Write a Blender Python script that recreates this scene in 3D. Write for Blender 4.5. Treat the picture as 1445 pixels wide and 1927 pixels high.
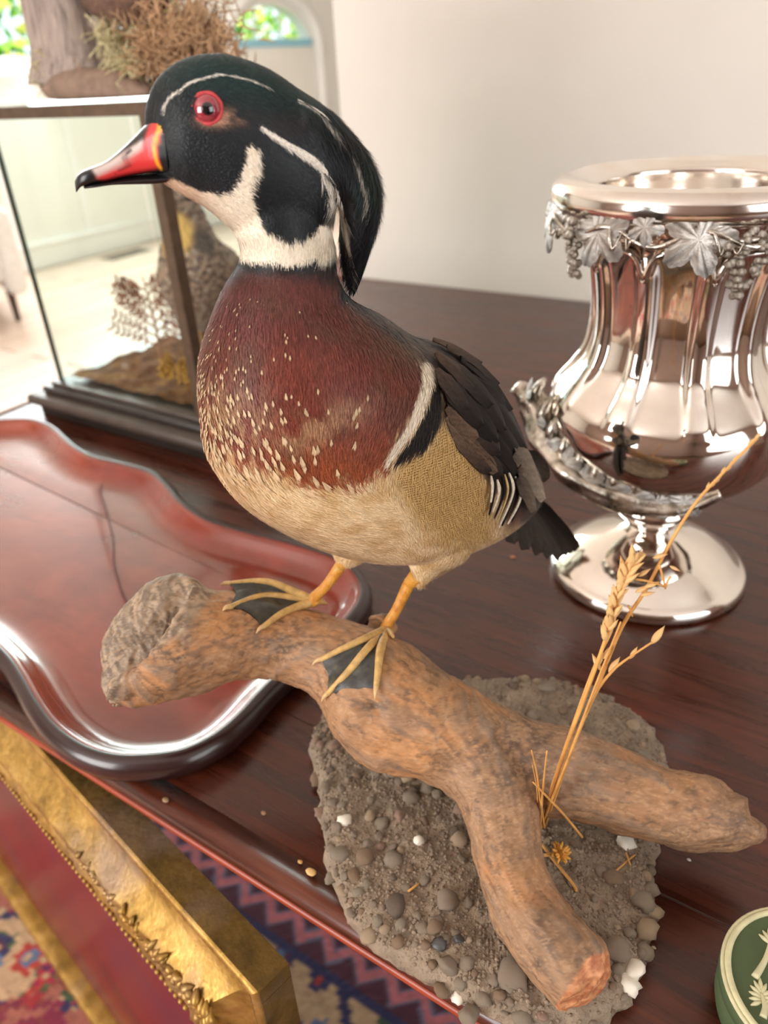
import bpy, bmesh, math, random
import numpy as np
from mathutils import Vector, Matrix
from mathutils.bvhtree import BVHTree

for o in list(bpy.data.objects): bpy.data.objects.remove(o)
scene = bpy.context.scene
COL = scene.collection
random.seed(7); RNG = np.random.default_rng(11)

# ------------------------------------------------------------------ camera
# The table front edge is the X axis, the table top is z = 0, floor z = -0.75.
F, CX, CY = 1450.0, 722.5, 963.5
PITCH, ROLL, YAW, CAMH = math.radians(30), math.radians(-3.6), math.radians(35.5), 0.42
FWD = np.array([-math.sin(YAW)*math.cos(PITCH), math.cos(YAW)*math.cos(PITCH), -math.sin(PITCH)])
R0 = np.array([math.cos(YAW), math.sin(YAW), 0.0]); U0 = np.cross(R0, FWD)
F0 = np.array([-math.sin(YAW), math.cos(YAW), 0.0])
UPV = U0*math.cos(ROLL) - R0*math.sin(ROLL); RTV = R0*math.cos(ROLL) + U0*math.sin(ROLL)
CAM = np.array([0, 0, CAMH])
def ray(x, y): return FWD + RTV*(x-CX)/F - UPV*(y-CY)/F
def onz(x, y, z=0.0):
    d = ray(x, y); return CAM + d*((z-CAMH)/d[2])
def ondep(x, y, dep): return CAM + ray(x, y)*dep
def proj(p):
    q = np.asarray(p)-CAM; w = q@FWD
    return np.stack([CX+F*(q@RTV)/w, CY-F*(q@UPV)/w, w], -1)
def onplane(P, n, x, y):
    d = ray(x, y); return CAM + d*(((P-CAM)@n)/(d@n))

cd = bpy.data.cameras.new('camera'); cam = bpy.data.objects.new('camera', cd); COL.objects.link(cam)
cd.sensor_fit = 'VERTICAL'; cd.sensor_height = 36; cd.sensor_width = 27
cd.lens = F/1927*36; cd.clip_start = 0.01; cd.clip_end = 200
M3 = Matrix((RTV, UPV, -FWD)).transposed()
cam.matrix_world = Matrix.Translation(CAM) @ M3.to_4x4()
cd.dof.use_dof = True; cd.dof.focus_distance = 0.385; cd.dof.aperture_fstop = 7.2
scene.camera = cam

# ------------------------------------------------------------------ light
w = bpy.data.worlds.new('world'); scene.world = w; w.use_nodes = True
bg = w.node_tree.nodes['Background']; bg.inputs[0].default_value = (0.80, 0.90, 1.0, 1); bg.inputs[1].default_value = 1.5
def area(name, loc, target, sx, sy, power, color):
    l = bpy.data.lights.new(name, 'AREA'); l.shape = 'RECTANGLE'; l.size = sx; l.size_y = sy
    l.energy = power; l.color = color
    o = bpy.data.objects.new(name, l); COL.objects.link(o); o.location = loc
    o.rotation_euler = (Vector(target)-Vector(loc)).to_track_quat('-Z', 'Y').to_euler(); return o
# daylight through the windows behind and left, plus an added side fill
area('window_light_behind', (-1.5, -2.40, 0.75), (-1.5, 0.5, 0.55), 1.9, 1.7, 84, (1.0, 0.965, 0.925))
area('side_fill_light', (2.36, -0.4, 0.75), (0.0, -0.2, 0.6), 1.9, 1.6, 26, (1.0, 0.97, 0.94))  # added fill from the unseen right side
area('window_light_left', (-5.30, 3.9, 1.05), (-1.0, 2.4, 0.2), 2.6, 1.5, 165, (0.93, 0.98, 1.0))
sl = bpy.data.lights.new('sun', 'SUN'); sl.energy = 5.0; sl.angle = math.radians(0.6); sl.color = (1, .95, .85)
so = bpy.data.objects.new('sun', sl); COL.objects.link(so)
so.rotation_euler = Vector((-0.5, 0.25, -1.0)).to_track_quat('-Z', 'Y').to_euler()

vs = scene.view_settings; vs.view_transform = 'Standard'; vs.look = 'None'; vs.gamma = 1; vs.use_curve_mapping = False
vs.exposure = 0.30
scene.cycles.use_denoising = True
scene.cycles.max_bounces = 8; scene.cycles.diffuse_bounces = 4; scene.cycles.glossy_bounces = 5
scene.cycles.transparent_max_bounces = 12; scene.cycles.transmission_bounces = 5
scene.cycles.caustics_reflective = False; scene.cycles.caustics_refractive = False

# ------------------------------------------------------------------ helpers
def lin(r, g, b):
    f = lambda c: (c/255/12.92) if c/255 <= 0.04045 else ((c/255+0.055)/1.055)**2.4
    return np.array([f(r), f(g), f(b)])
def L4(r, g, b): return (*lin(r, g, b), 1.0)

def link(o, parent=None):
    COL.objects.link(o)
    if parent is not None: o.parent = parent
    return o
def tag(o, label=None, cat=None, group=None, kind=None):
    if label: o['label'] = label
    if cat: o['category'] = cat
    if group: o['group'] = group
    if kind: o['kind'] = kind
    return o
def empty(name, loc=(0, 0, 0)):
    o = bpy.data.objects.new(name, None); o.location = loc; o.empty_display_size = .02
    COL.objects.link(o); return o
def make_mesh(verts, faces, name='m', smooth=True):
    me = bpy.data.meshes.new(name)
    me.from_pydata([tuple(map(float, v)) for v in verts], [], faces)
    if smooth: me.shade_smooth()
    me.update(); return me
def add(name, verts, faces, mat=None, parent=None, smooth=True):
    """one mesh object; verts are world coordinates and parents stay at known origins"""
    v = np.asarray(verts, float)
    if parent is not None: v = v - np.array(parent_world(parent))
    me = make_mesh(v, faces, name, smooth)
    if mat: me.materials.append(mat)
    return link(bpy.data.objects.new(name, me), parent)
def parent_world(p):
    t = np.zeros(3)
    while p is not None:
        t += np.array(p.location); p = p.parent
    return t
def from_me(name, me, mat, parent):
    if mat and not me.materials: me.materials.append(mat)
    return link(bpy.data.objects.new(name, me), parent)
def catmull(P, sub, closed=False):
    P = np.asarray(P, float)
    if P.ndim == 1: P = P[:, None]
    n = len(P); out = []
    rng = n if closed else n-1
    for i in range(rng):
        if closed: p0, p1, p2, p3 = P[(i-1) % n], P[i], P[(i+1) % n], P[(i+2) % n]
        else: p0, p1, p2, p3 = P[max(i-1, 0)], P[i], P[i+1], P[min(i+2, n-1)]
        m1, m2 = (p2-p0)/2, (p3-p1)/2
        for k in range(sub):
            u = k/sub
            out.append((2*u**3-3*u*u+1)*p1+(u**3-2*u*u+u)*m1+(-2*u**3+3*u*u)*p2+(u**3-u*u)*m2)
    if not closed: out.append(P[-1])
    return np.array(out)
def rings_to_mesh(R, cap=True):
    """R: k x n x 3 rings -> verts, faces"""
    k, n, _ = R.shape; V = R.reshape(-1, 3); Fc = []
    for i in range(k-1):
        for j in range(n):
            a = i*n+j; b = i*n+(j+1) % n
            Fc.append((a, b, b+n, a+n))
    if cap: Fc.append(tuple(range(n-1, -1, -1))); Fc.append(tuple((k-1)*n+j for j in range(n)))
    return V, Fc
def tube(path, rad, n=10, sub=4, cap=True):
    path = catmull(path, sub) if sub > 1 else np.asarray(path, float)
    rad = catmull(np.asarray(rad, float), sub)[:, 0] if sub > 1 else np.asarray(rad, float)
    t = np.gradient(path, axis=0); t /= np.linalg.norm(t, axis=1)[:, None]+1e-12
    ref = np.array([0.3, 0.2, 1.0]); R = []
    u = np.cross(t[0], ref); u /= np.linalg.norm(u)
    for p, tt, r in zip(path, t, rad):
        u = u-tt*(u@tt); u /= np.linalg.norm(u); v = np.cross(tt, u)
        th = np.linspace(0, 2*math.pi, n, endpoint=False)
        R.append(p+r*(np.cos(th)[:, None]*u+np.sin(th)[:, None]*v))
    return rings_to_mesh(np.array(R), cap)
def lathe(profile, n=96, mod=None, center=(0, 0, 0)):
    R = []; th = np.linspace(0, 2*math.pi, n, endpoint=False)
    for r, z in profile:
        rr = np.full(n, r) if mod is None else mod(r, z, th)
        R.append(np.stack([rr*np.cos(th), rr*np.sin(th), np.full(n, z)], 1)+np.array(center))
    return rings_to_mesh(np.array(R), False)
def box(x0, x1, y0, y1, z0, z1):
    V = [(x, y, z) for z in (z0, z1) for y in (y0, y1) for x in (x0, x1)]
    return V, [(0, 2, 3, 1), (4, 5, 7, 6), (0, 1, 5, 4), (2, 6, 7, 3), (0, 4, 6, 2), (1, 3, 7, 5)]
def bbox(x0, x1, y0, y1, z0, z1, b=.002, seg=2):
    bm = bmesh.new(); V, Fc = box(x0, x1, y0, y1, z0, z1)
    vs_ = [bm.verts.new(v) for v in V]
    for f in Fc: bm.faces.new([vs_[i] for i in f])
    bmesh.ops.bevel(bm, geom=bm.edges[:], offset=b, segments=seg, affect='EDGES', profile=.5)
    out = ([tuple(v.co) for v in bm.verts], [tuple(v.index for v in f.verts) for f in bm.faces])
    bm.verts.index_update(); out = ([tuple(v.co) for v in bm.verts], [tuple(v.index for v in f.verts) for f in bm.faces])
    bm.free(); return out
def join(*parts):
    V = []; Fc = []; o = 0
    for v, f in parts:
        v = np.asarray(v, float).reshape(-1, 3); V.append(v); Fc += [tuple(i+o for i in q) for q in f]; o += len(v)
    return np.concatenate(V), Fc
def icos(sub=2):
    bm = bmesh.new(); bmesh.ops.create_icosphere(bm, subdivisions=sub, radius=1)
    bm.verts.index_update()
    r = np.array([v.co for v in bm.verts]), [tuple(v.index for v in f.verts) for f in bm.faces]; bm.free(); return r
def vnoise(P, scale, seed=0):
    """value noise in 0..1 at N x 3 points"""
    Q = np.asarray(P)*scale; I = np.floor(Q).astype(np.int64); f = Q-I; f = f*f*(3-2*f)
    def h(ix, iy, iz):
        n = (ix*374761393+iy*668265263+iz*2147483647+seed*1274126177) & 0xffffffff
        n = ((n ^ (n >> 13))*1274126177) & 0xffffffff
        n = (n ^ (n >> 16)) & 0xffffffff
        return n/4294967295.0
    x, y, z = I.T; r = 0
    for a in (0, 1):
        for b in (0, 1):
            for c in (0, 1):
                wgt = (f[:, 0] if a else 1-f[:, 0])*(f[:, 1] if b else 1-f[:, 1])*(f[:, 2] if c else 1-f[:, 2])
                r = r+wgt*h(x+a, y+b, z+c)
    return r
def fbm(P, scale, oct=4, seed=0):
    r = 0; a = .5; s = 0
    for i in range(oct):
        r = r+a*vnoise(P, scale*2**i, seed+i); s += a; a *= .5
    return r/s
def set_col(me, rgb, name='Col'):
    at = me.color_attributes.new(name, 'FLOAT_COLOR', 'POINT')
    c = np.ones((len(me.vertices), 4), np.float32); c[:, :3] = rgb
    at.data.foreach_set('color', c.ravel())
def me_verts(me):
    v = np.empty(len(me.vertices)*3, np.float32); me.vertices.foreach_get('co', v); return v.reshape(-1, 3).astype(float)
def me_normals(me):
    v = np.empty(len(me.vertices)*3, np.float32); me.vertices.foreach_get('normal', v); return v.reshape(-1, 3).astype(float)
def remesh(parts, voxel, smooth=4):
    V, Fc = join(*parts)
    tmp = bpy.data.objects.new('tmp', make_mesh(V, Fc)); COL.objects.link(tmp)
    m = tmp.modifiers.new('r', 'REMESH'); m.mode = 'VOXEL'; m.voxel_size = voxel; m.use_smooth_shade = True
    s = tmp.modifiers.new('s', 'SMOOTH'); s.iterations = smooth; s.factor = .5
    dg = bpy.context.evaluated_depsgraph_get(); me = bpy.data.meshes.new_from_object(tmp.evaluated_get(dg))
    bpy.data.objects.remove(tmp); me.shade_smooth(); return me
def bvh_of(me, off=0):
    return BVHTree.FromPolygons([v.co[:] for v in me.vertices], [p.vertices[:] for p in me.polygons])
def cast(bvh, x, y):
    d = Vector(ray(x, y)).normalized(); h = bvh.ray_cast(Vector(CAM), d)
    if h[0] is None: return None, None
    n = np.array(h[1]); n = n if n@np.array(d) < 0 else -n
    return np.array(h[0]), n
def sdpoly(P, poly):
    """signed distance (negative inside) of N x 2 points to a polygon"""
    P = np.asarray(P, float); Q = np.asarray(poly, float); d = np.full(len(P), 1e9); ins = np.zeros(len(P), bool)
    for a, b in zip(Q, np.roll(Q, -1, 0)):
        e = b-a; w_ = P-a; t = np.clip((w_@e)/(e@e+1e-9), 0, 1)
        d = np.minimum(d, np.linalg.norm(w_-t[:, None]*e, axis=1))
        c = ((a[1] <= P[:, 1]) & (b[1] > P[:, 1])) | ((b[1] <= P[:, 1]) & (a[1] > P[:, 1]))
        xi = a[0]+(P[:, 1]-a[1])*e[0]/(e[1] if abs(e[1]) > 1e-9 else 1e-9)
        ins ^= c & (P[:, 0] < xi)
    return np.where(ins, -d, d)
def dline(P, line):
    P = np.asarray(P, float); Q = np.asarray(line, float); d = np.full(len(P), 1e9); s = np.zeros(len(P))
    n = len(Q)-1
    for i, (a, b) in enumerate(zip(Q[:-1], Q[1:])):
        e = b-a; w_ = P-a; t = np.clip((w_@e)/(e@e+1e-9), 0, 1); dd = np.linalg.norm(w_-t[:, None]*e, axis=1)
        k = dd < d; d = np.where(k, dd, d); s = np.where(k, (i+t)/n, s)
    return d, s
def sstep(a, b, x):
    t = np.clip((x-a)/(b-a), 0, 1); return t*t*(3-2*t)
def mixc(a, b, t): return a*(1-np.asarray(t)[:, None])+b*np.asarray(t)[:, None]

# ------------------------------------------------------------------ materials
class N:
    def __init__(s, name):
        s.m = bpy.data.materials.new(name); s.m.use_nodes = True; s.t = s.m.node_tree
        s.p = s.t.nodes['Principled BSDF']; s.out = s.t.nodes['Material Output']
    def n(s, typ, **kw):
        nd = s.t.nodes.new(typ)
        for k, v in kw.items():
            if k in nd.inputs.keys() if isinstance(k, str) else False: nd.inputs[k].default_value = v
            else: setattr(nd, k, v)
        return nd
    def l(s, a, b): s.t.links.new(a, b)
    def coords(s, scale=(1, 1, 1), kind='Object', rot=(0, 0, 0)):
        tc = s.n('ShaderNodeTexCoord'); mp = s.n('ShaderNodeMapping')
        mp.inputs['Scale'].default_value = scale; mp.inputs['Rotation'].default_value = rot
        s.l(tc.outputs[kind], mp.inputs[0]); return mp.outputs[0]
    def noise(s, vec, scale, detail=4, rough=.55, dist=0):
        nd = s.n('ShaderNodeTexNoise'); nd.inputs['Scale'].default_value = scale; nd.inputs['Detail'].default_value = detail
        nd.inputs['Roughness'].default_value = rough; nd.inputs['Distortion'].default_value = dist
        if vec is not None: s.l(vec, nd.inputs['Vector'])
        return nd.outputs['Fac']
    def ramp(s, fac, stops):
        nd = s.n('ShaderNodeValToRGB'); cr = nd.color_ramp
        while len(cr.elements) < len(stops): cr.elements.new(.5)
        for e, (p, c) in zip(cr.elements, stops): e.position = p; e.color = (*c, 1) if len(c) == 3 else c
        s.l(fac, nd.inputs[0]); return nd.outputs[0]
    def mix(s, a, b, fac, mode='MIX'):
        nd = s.n('ShaderNodeMix'); nd.data_type = 'RGBA'; nd.blend_type = mode
        for sock, v in ((nd.inputs[6], a), (nd.inputs[7], b), (nd.inputs[0], fac)):
            if hasattr(v, 'is_linked'): s.l(v, sock)
            elif isinstance(v, (int, float)): sock.default_value = v
            else: sock.default_value = (*v[:3], 1)
        return nd.outputs[2]
    def bump(s, h, strength=.3, dist=.001):
        nd = s.n('ShaderNodeBump'); nd.inputs['Strength'].default_value = strength; nd.inputs['Distance'].default_value = dist
        s.l(h, nd.inputs['Height']); s.l(nd.outputs[0], s.p.inputs['Normal']); return nd
    def set(s, col=None, rough=None, metal=None, coat=None, spec=None, **kw):
        def put(k, v):
            if v is None: return
            i = s.p.inputs[k]
            if hasattr(v, 'is_linked'): s.l(v, i)
            elif k in ('Base Color',): i.default_value = (*v[:3], 1)
            else: i.default_value = v
        put('Base Color', col); put('Roughness', rough); put('Metallic', metal); put('Coat Weight', coat); put('Specular IOR Level', spec)
        for k, v in kw.items(): put(k.replace('_', ' '), v)
        return s.m
    def attr(s, name='Col'):
        nd = s.n('ShaderNodeAttribute'); nd.attribute_name = name; return nd.outputs['Color']
def plain(name, rgb, rough=.5, metal=0, var=.12, scale=60, bump=0, **kw):
    k = N(name); c = lin(*rgb); v = k.coords()
    f = k.noise(v, scale)
    k.set(k.ramp(f, [(.3, c*(1-var)), (.7, np.minimum(c*(1+var), 1))]), rough, metal, **kw)
    if bump: k.bump(f, bump, .001)
    return k.m

# ------------------------------------------------------------------ setting
FL = -0.75; CE = 1.90
def wallmat(name, rgb, rough=.75):
    k = N(name); v = k.coords(); f = k.noise(v, 3, 3); g = k.noise(v, 220, 3); c = lin(*rgb)
    k.set(k.ramp(f, [(.3, c*.97), (.7, np.minimum(c*1.03, 1))]), rough); k.bump(g, .08, .001); return k.m
M_BEIGE = wallmat('plaster_beige', (223, 216, 206)); M_WHITE = wallmat('paint_white', (240, 238, 232), .5)
M_TRIM = wallmat('trim_white', (244, 243, 240), .35); M_CEIL = wallmat('ceiling_white', (245, 240, 234), .8)
M_ROOM = wallmat('plaster_cream', (150, 126, 114))
def floor_mat():
    k = N('oak_floor'); v = k.coords((9, .7, 9)); oi = k.n('ShaderNodeObjectInfo')
    f = k.noise(v, 4, 6, .6, .6); c = k.ramp(f, [(.25, lin(198, 170, 150)), (.55, lin(220, 198, 180)), (.8, lin(232, 216, 202))])
    c = k.mix(c, lin(190, 160, 138), k.ramp(oi.outputs['Random'], [(0, (0, 0, 0)), (1, (.45, .45, .45))]))
    k.set(c, .32, coat=.3, Coat_Roughness=.25); k.bump(f, .05, .002); return k.m
M_FLOOR = floor_mat()
def struct(name, vf, mat, parent=None, smooth=False):
    o = add(name, vf[0], vf[1], mat, parent, smooth); o['kind'] = 'structure'; return o
floor = struct('floor', box(-5.6, 2.7, -2.7, 9.1, FL-.08, FL-.006), plain('floor_gap', (92, 66, 46), .7))
PW = .14; pv, pf = bbox(0, PW-.004, 0, 2.35, -.006, 0.0, .0012, 1)
pme = make_mesh(pv, pf, 'plank', False); pme.materials.append(M_FLOOR)
npl = 0
for i in range(31):
    x = -5.45+i*PW
    for j in range(5):
        y0 = -2.6+j*2.36+(0 if i % 2 else -1.18)
        if y0+2.3 < -.4 or y0 > 8.9: continue
        o = bpy.data.objects.new('plank', pme); o.location = (x, y0, FL); link(o, floor); npl += 1
struct('ceiling', box(-5.6, 2.7, -2.7, 9.1, CE, CE+.1), M_CEIL)
# beige wall the table is pushed against
wr = struct('wall_right', box(-1.10, 2.7, 1.475, 1.62, FL, CE), M_BEIGE)
struct('wall_rear', box(-5.6, -1.10, 8.95, 9.1, FL, CE), M_WHITE)
struct('wall_passage', box(-1.10, -0.98, 1.62, 9.0, FL, CE), M_WHITE)
# wall behind the photographer and wall to the right, each with a window, the right one added for its fill light
def wall_with_window(name, axis, c0, c1, a0, a1, w0, w1, z0, z1, mat):
    parts = []
    for (p, q, r, s) in ((a0, w0, FL, CE), (w1, a1, FL, CE), (w0, w1, FL, z0), (w0, w1, z1, CE)):
        parts.append(box(p, q, c0, c1, r, s) if axis == 'x' else box(c0, c1, p, q, r, s))
    return struct(name, join(*parts), mat)
wall_with_window('wall_front', 'x', -2.7, -2.55, -5.6, 2.7, -2.5, -.5, -.15, 1.65, M_ROOM)
wall_with_window('wall_side', 'y', 2.55, 2.7, -2.7, 1.62, -1.4, .6, -.1, 1.6, M_ROOM)
def win_frame(name, axis, c, a0, a1, z0, z1, nm, nz, d=.07, b=.06, t=.03):
    root = empty(name, (0, 0, 0)); root['kind'] = 'structure'
    def bx(p, q, r, s, dd): return box(p, q, c-dd/2, c+dd/2, r, s) if axis == 'x' else box(c-dd/2, c+dd/2, p, q, r, s)
    add('window_frame', *join(bx(a0, a0+b, z0, z1, d), bx(a1-b, a1, z0, z1, d), bx(a0+b, a1-b, z0, z0+b, d), bx(a0+b, a1-b, z1-b, z1, d)), M_TRIM, root, False)
    for i in range(1, nm):
        x = a0+(a1-a0)*i/nm; add('mullion', *bx(x-t/2, x+t/2, z0+b, z1-b, d*.6), M_TRIM, root, False)
    for i in range(1, nz):
        z = z0+(z1-z0)*i/nz; add('transom', *bx(a0+b, a1-b, z-t/2, z+t/2, d*.55), M_TRIM, root, False)
    return root
win_frame('window_3', 'x', -2.62, -2.5, -.5, -.15, 1.65, 3, 2)
win_frame('added_window', 'y', 2.62, -1.4, .6, -.1, 1.6, 3, 2)  # frame added around the side fill light
# far wall with the garden window and the arched door
XW = -5.48
def yz_slab(poly, x0, x1):
    n = len(poly); V = [(x0, y, z) for y, z in poly]+[(x1, y, z) for y, z in poly]
    Fc = [tuple(range(n)), tuple(range(2*n-1, n-1, -1))]+[(i, i+n, (i+1) % n+n, (i+1) % n) for i in range(n)]
    return V, Fc
W0, W1, WZ0, WZ1 = 1.6, 5.42, .555, 1.62
D0, D1, DS, DT = 5.86, 6.94, .66, .96
arc = [((D0+D1)/2-(D1-D0)/2*math.cos(a), DS+(DT-DS)*math.sin(a)) for a in np.linspace(0, math.pi, 17)]
mid = 8
top_l = [(D0-.25, CE), (D0-.25, DS)]+arc[:mid+1]+[((D0+D1)/2, CE)]
top_r = [((D0+D1)/2, CE)]+arc[mid:]+[(D1+.25, DS), (D1+.25, CE)]
struct('wall_left', join(box(XW-.14, XW, -2.7, W0, FL, CE), box(XW-.14, XW, W0, W1, FL, WZ0), box(XW-.14, XW, W0, W1, WZ1, CE),
     box(XW-.14, XW, W1, D0-.25, FL, CE), yz_slab(top_l, XW-.14, XW), yz_slab(top_r, XW-.14, XW),
     box(XW-.14, XW, D0-.25, D1+.25, FL, DS), box(XW-.14, XW, D1+.25, 9.1, FL, CE)), M_WHITE)
win_frame('window_1', 'y', XW-.06, W0, W1, WZ0, WZ1, 4, 1)
struct('trim_1', bbox(XW, XW+.06, W0-.12, W1+.12, WZ0-.06, WZ0, .006), M_TRIM)
struct('trim_2', join(bbox(XW, XW+.025, W0-.1, W0, WZ0, CE-.1, .004), bbox(XW, XW+.025, W1, W1+.1, WZ0, CE-.1, .004)), M_TRIM)
# board-and-batten strips of the panelling, skirting
for i, y in enumerate(np.arange(-1.0, 5.6, .62)):
    struct('trim_%d' % (i+10), bbox(XW, XW+.012, y-.03, y+.03, FL+.16, WZ0-.06, .003, 1), M_TRIM)
struct('baseboard_left', join(bbox(XW, XW+.02, -2.55, D0-.1, FL, FL+.15, .004), bbox(XW, XW+.028, -2.55, D0-.1, FL+.15, FL+.18, .006)), M_TRIM)
# arched door: casing, panel, lunette glazing bar
dr = empty('door_1', (0, 0, 0)); dr['kind'] = 'structure'
path = [(XW+.02, D0-.10, FL)]+[(XW+.02, D0-.10, z) for z in (-.3, .1, .5)]+[(XW+.02, (D0+D1)/2-((D1-D0)/2+.10)*math.cos(a), DS+(DT-DS+.10)*math.sin(a)) for a in np.linspace(0, math.pi, 15)]+[(XW+.02, D1+.10, z) for z in (.5, .1, -.3)]+[(XW+.02, D1+.10, FL)]
add('casing', *tube(path, [.055]*len(path), 8, 2), M_TRIM, dr)
add('door_panel', *bbox(XW, XW+.02, D0, D1, FL, DS-.03, .005), M_WHITE, dr, False)
M_BLUE = plain('pale_blue_paint', (150, 205, 225), .4)
add('sill', *bbox(XW-.10, XW+.03, D0, D1, DS-.03, DS+.035, .005), M_BLUE, dr, False)
for k in (1, 2): add('glazing_bar', *bbox(XW-.07, XW-.05, D0+(D1-D0)*k/3-.012, D0+(D1-D0)*k/3+.012, DS+.03, DS+.26, .003), M_TRIM, dr, False)
# floor register near the skirting
vt = empty('floor_vent', (-5.22, 4.05, FL)); tag(vt, 'dark metal floor vent grille set in the pale floorboards', 'vent')
MV = plain('vent_metal', (96, 92, 86), .5, .6)
add('vent_frame', *join(bbox(-5.30, -5.14, 3.86, 3.875, FL, FL+.006, .001), bbox(-5.30, -5.14, 4.225, 4.24, FL, FL+.006, .001), bbox(-5.30, -5.285, 3.875, 4.225, FL, FL+.006, .001), bbox(-5.155, -5.14, 3.875, 4.225, FL, FL+.006, .001)), MV, vt, False)
for k in range(9):
    y = 3.9+k*.038; add('slat', *box(-5.285, -5.155, y, y+.014, FL+.001, FL+.004), MV, vt, False)

# garden shrubs beyond the window
def shrub(cx, cy, rz, label, cols, n=1500, r=(.9, 1.0, 1.3), cz=0.6):
    root = empty('garden_shrub', (cx, cy, FL)); tag(root, label, 'shrub', 'shrubs outside the window')
    add('stem', *tube([(cx, cy, FL-.2), (cx+.05, cy, -.1), (cx, cy+.05, cz)], [.05, .04, .02], 8), plain('bark_green', (80, 66, 50), .9), root)
    th = RNG.uniform(0, 2*math.pi, n); ph = np.arccos(RNG.uniform(-1, 1, n)); rr = RNG.uniform(.55, 1, n)**.5
    P = np.stack([cx+r[0]*rr*np.sin(ph)*np.cos(th), cy+r[1]*rr*np.sin(ph)*np.sin(th), cz+r[2]*rr*np.cos(ph)], 1)
    A = RNG.normal(size=(n, 3)); A /= np.linalg.norm(A, axis=1)[:, None]; B = np.cross(A, RNG.normal(size=(n, 3))); B /= np.linalg.norm(B, axis=1)[:, None]
    s = RNG.uniform(.05, .1, n)[:, None]
    V = np.stack([P-A*s, P+B*s*.5, P+A*s, P-B*s*.5], 1).reshape(-1, 3)
    k = N('leaf'); oi = k.attr(); k.set(oi, .5); k.p.inputs['Transmission Weight'].default_value = 0
    o = add('foliage', V, [(4*i, 4*i+1, 4*i+2, 4*i+3) for i in range(n)], k.m, root, False); o['kind'] = 'stuff'
    c = np.array([lin(*cols[i]) for i in RNG.integers(0, len(cols), n)]); set_col(o.data, np.repeat(c, 4, 0))
G1 = [(120, 190, 60), (90, 160, 50), (190, 220, 90), (230, 230, 110)]; G2 = [(70, 130, 60), (110, 170, 80), (240, 225, 120), (60, 110, 50)]
shrub(-7.2, 4.6, 0, 'sunlit yellow green bush filling the window behind the grey stump', G1, 1700)
shrub(-7.7, 6.9, 0, 'darker green bush seen through the window above the dried fern', G2, 1700)
shrub(-7.7, 9.2, 0, 'pale green bush seen through the arched door glass', G1, 1200, (.8, 1.1, 1.0))
struct('ground_outside', box(-14, -5.62, -4, 14, FL-.12, FL-.02), plain('lawn', (120, 160, 80), .9))

# ------------------------------------------------------------------ table
def wood_mat(name, dark, midc, lite, rough=.22, scale=1.0, coat=.35):
    k = N(name); v = k.coords((1.2*scale, 14*scale, 14*scale)); f = k.noise(v, 5, 8, .62, .9)
    v2 = k.coords((2.5*scale, 90*scale, 90*scale)); g = k.noise(v2, 6, 4, .6, .2); v3 = k.coords((1, 2, 1)); h = k.noise(v3, 3.2, 3)
    c = k.ramp(f, [(.28, lin(*dark)), (.52, lin(*midc)), (.78, lin(*lite))])
    c = k.mix(c, lin(*dark), k.ramp(h, [(.4, (0, 0, 0)), (.75, (.6, .6, .6))]))
    c = k.mix(c, lin(*dark)*.5, k.ramp(g, [(.56, (0, 0, 0)), (.72, (.55, .55, .55))]))
    k.set(c, k.ramp(f, [(.3, (rough*.8,)*3), (.7, (rough*1.35,)*3)]), coat=coat, Coat_Roughness=.18)
    k.bump(g, .10, .0006); return k.m
M_TABLE = wood_mat('mahogany_table', (42, 17, 10), (80, 35, 20), (114, 53, 29), .27, coat=.08)
M_TEDGE = wood_mat('mahogany_edge', (62, 20, 10), (112, 42, 22), (150, 62, 30), .26)
TX0, TX1, TY0, TY1 = -1.092, 1.35, .1905, 1.466
tb = empty('dining_table', ((TX0+TX1)/2, .8, FL))
tag(tb, 'large dark polished mahogany table holding the duck, urn, tray and glass case', 'table')
ys = [TY0+.02, .3035, .78, TY1]
for a, b in zip(ys[:-1], ys[1:]):
    add('plank', *bbox(TX0+.004, TX1-.004, a+.0001, b-.0001, -.024, 0, .0005, 2), M_TABLE, tb, False)
# rounded nosing with the brighter lower bead
prof = [(.0206, 0), (.006, -.0005), (.002, -.003), (0, -.007), (.001, -.011), (.004, -.0135), (.010, -.0145), (.0125, -.018), (.0206, -.0185)]
def nosing(p0, p1, inward):
    V = []; p0 = np.array(p0); p1 = np.array(p1); iw = np.array(inward)
    for P in (p0, p1):
        for d, z in prof: V.append(P+iw*d+np.array([0, 0, z]))
    n = len(prof); return V, [(i, i+1, i+1+n, i+n) for i in range(n-1)]+[(n-1, 0, n, 2*n-1), tuple(range(n-1, -1, -1)), tuple(range(n, 2*n))]
add('edge_moulding', *nosing((TX1, TY0, 0), (TX0, TY0, 0), (0, 1, 0)), M_TABLE, tb, True)
add('edge_moulding', *nosing((TX0-.016, TY0, 0), (TX0-.016, TY1, 0), (1, 0, 0)), M_TABLE, tb, True)
add('edge_bead', *bbox(TX0, TX1, TY0+.0025, TY0+.03, -.0245, -.0183, .0025, 3), plain('orange_mahogany', (150, 60, 34), .35, 0, .2, 30), tb)
add('apron', *join(box(TX0+.10, TX1-.1, .42, .45, -.12, -.024), box(TX0+.10, TX1-.1, TY1-.13, TY1-.1, -.12, -.024), box(TX0+.10, TX0+.13, .45, TY1-.13, -.12, -.024), box(TX1-.13, TX1-.1, .45, TY1-.13, -.12, -.024)), M_TEDGE, tb, False)
legp = [(.030, 0), (.034, .03), (.022, .06), (.026, .12), (.04, .35), (.045, .48), (.03, .52), (.042, .55), (.042, .73)]
for x in (TX0+.14, TX1-.14):
    for y in (.47, TY1-.15):
        V, Fc = lathe(legp, 20, None, (x, y, FL)); add('leg', V, Fc, M_TEDGE, tb)

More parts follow.
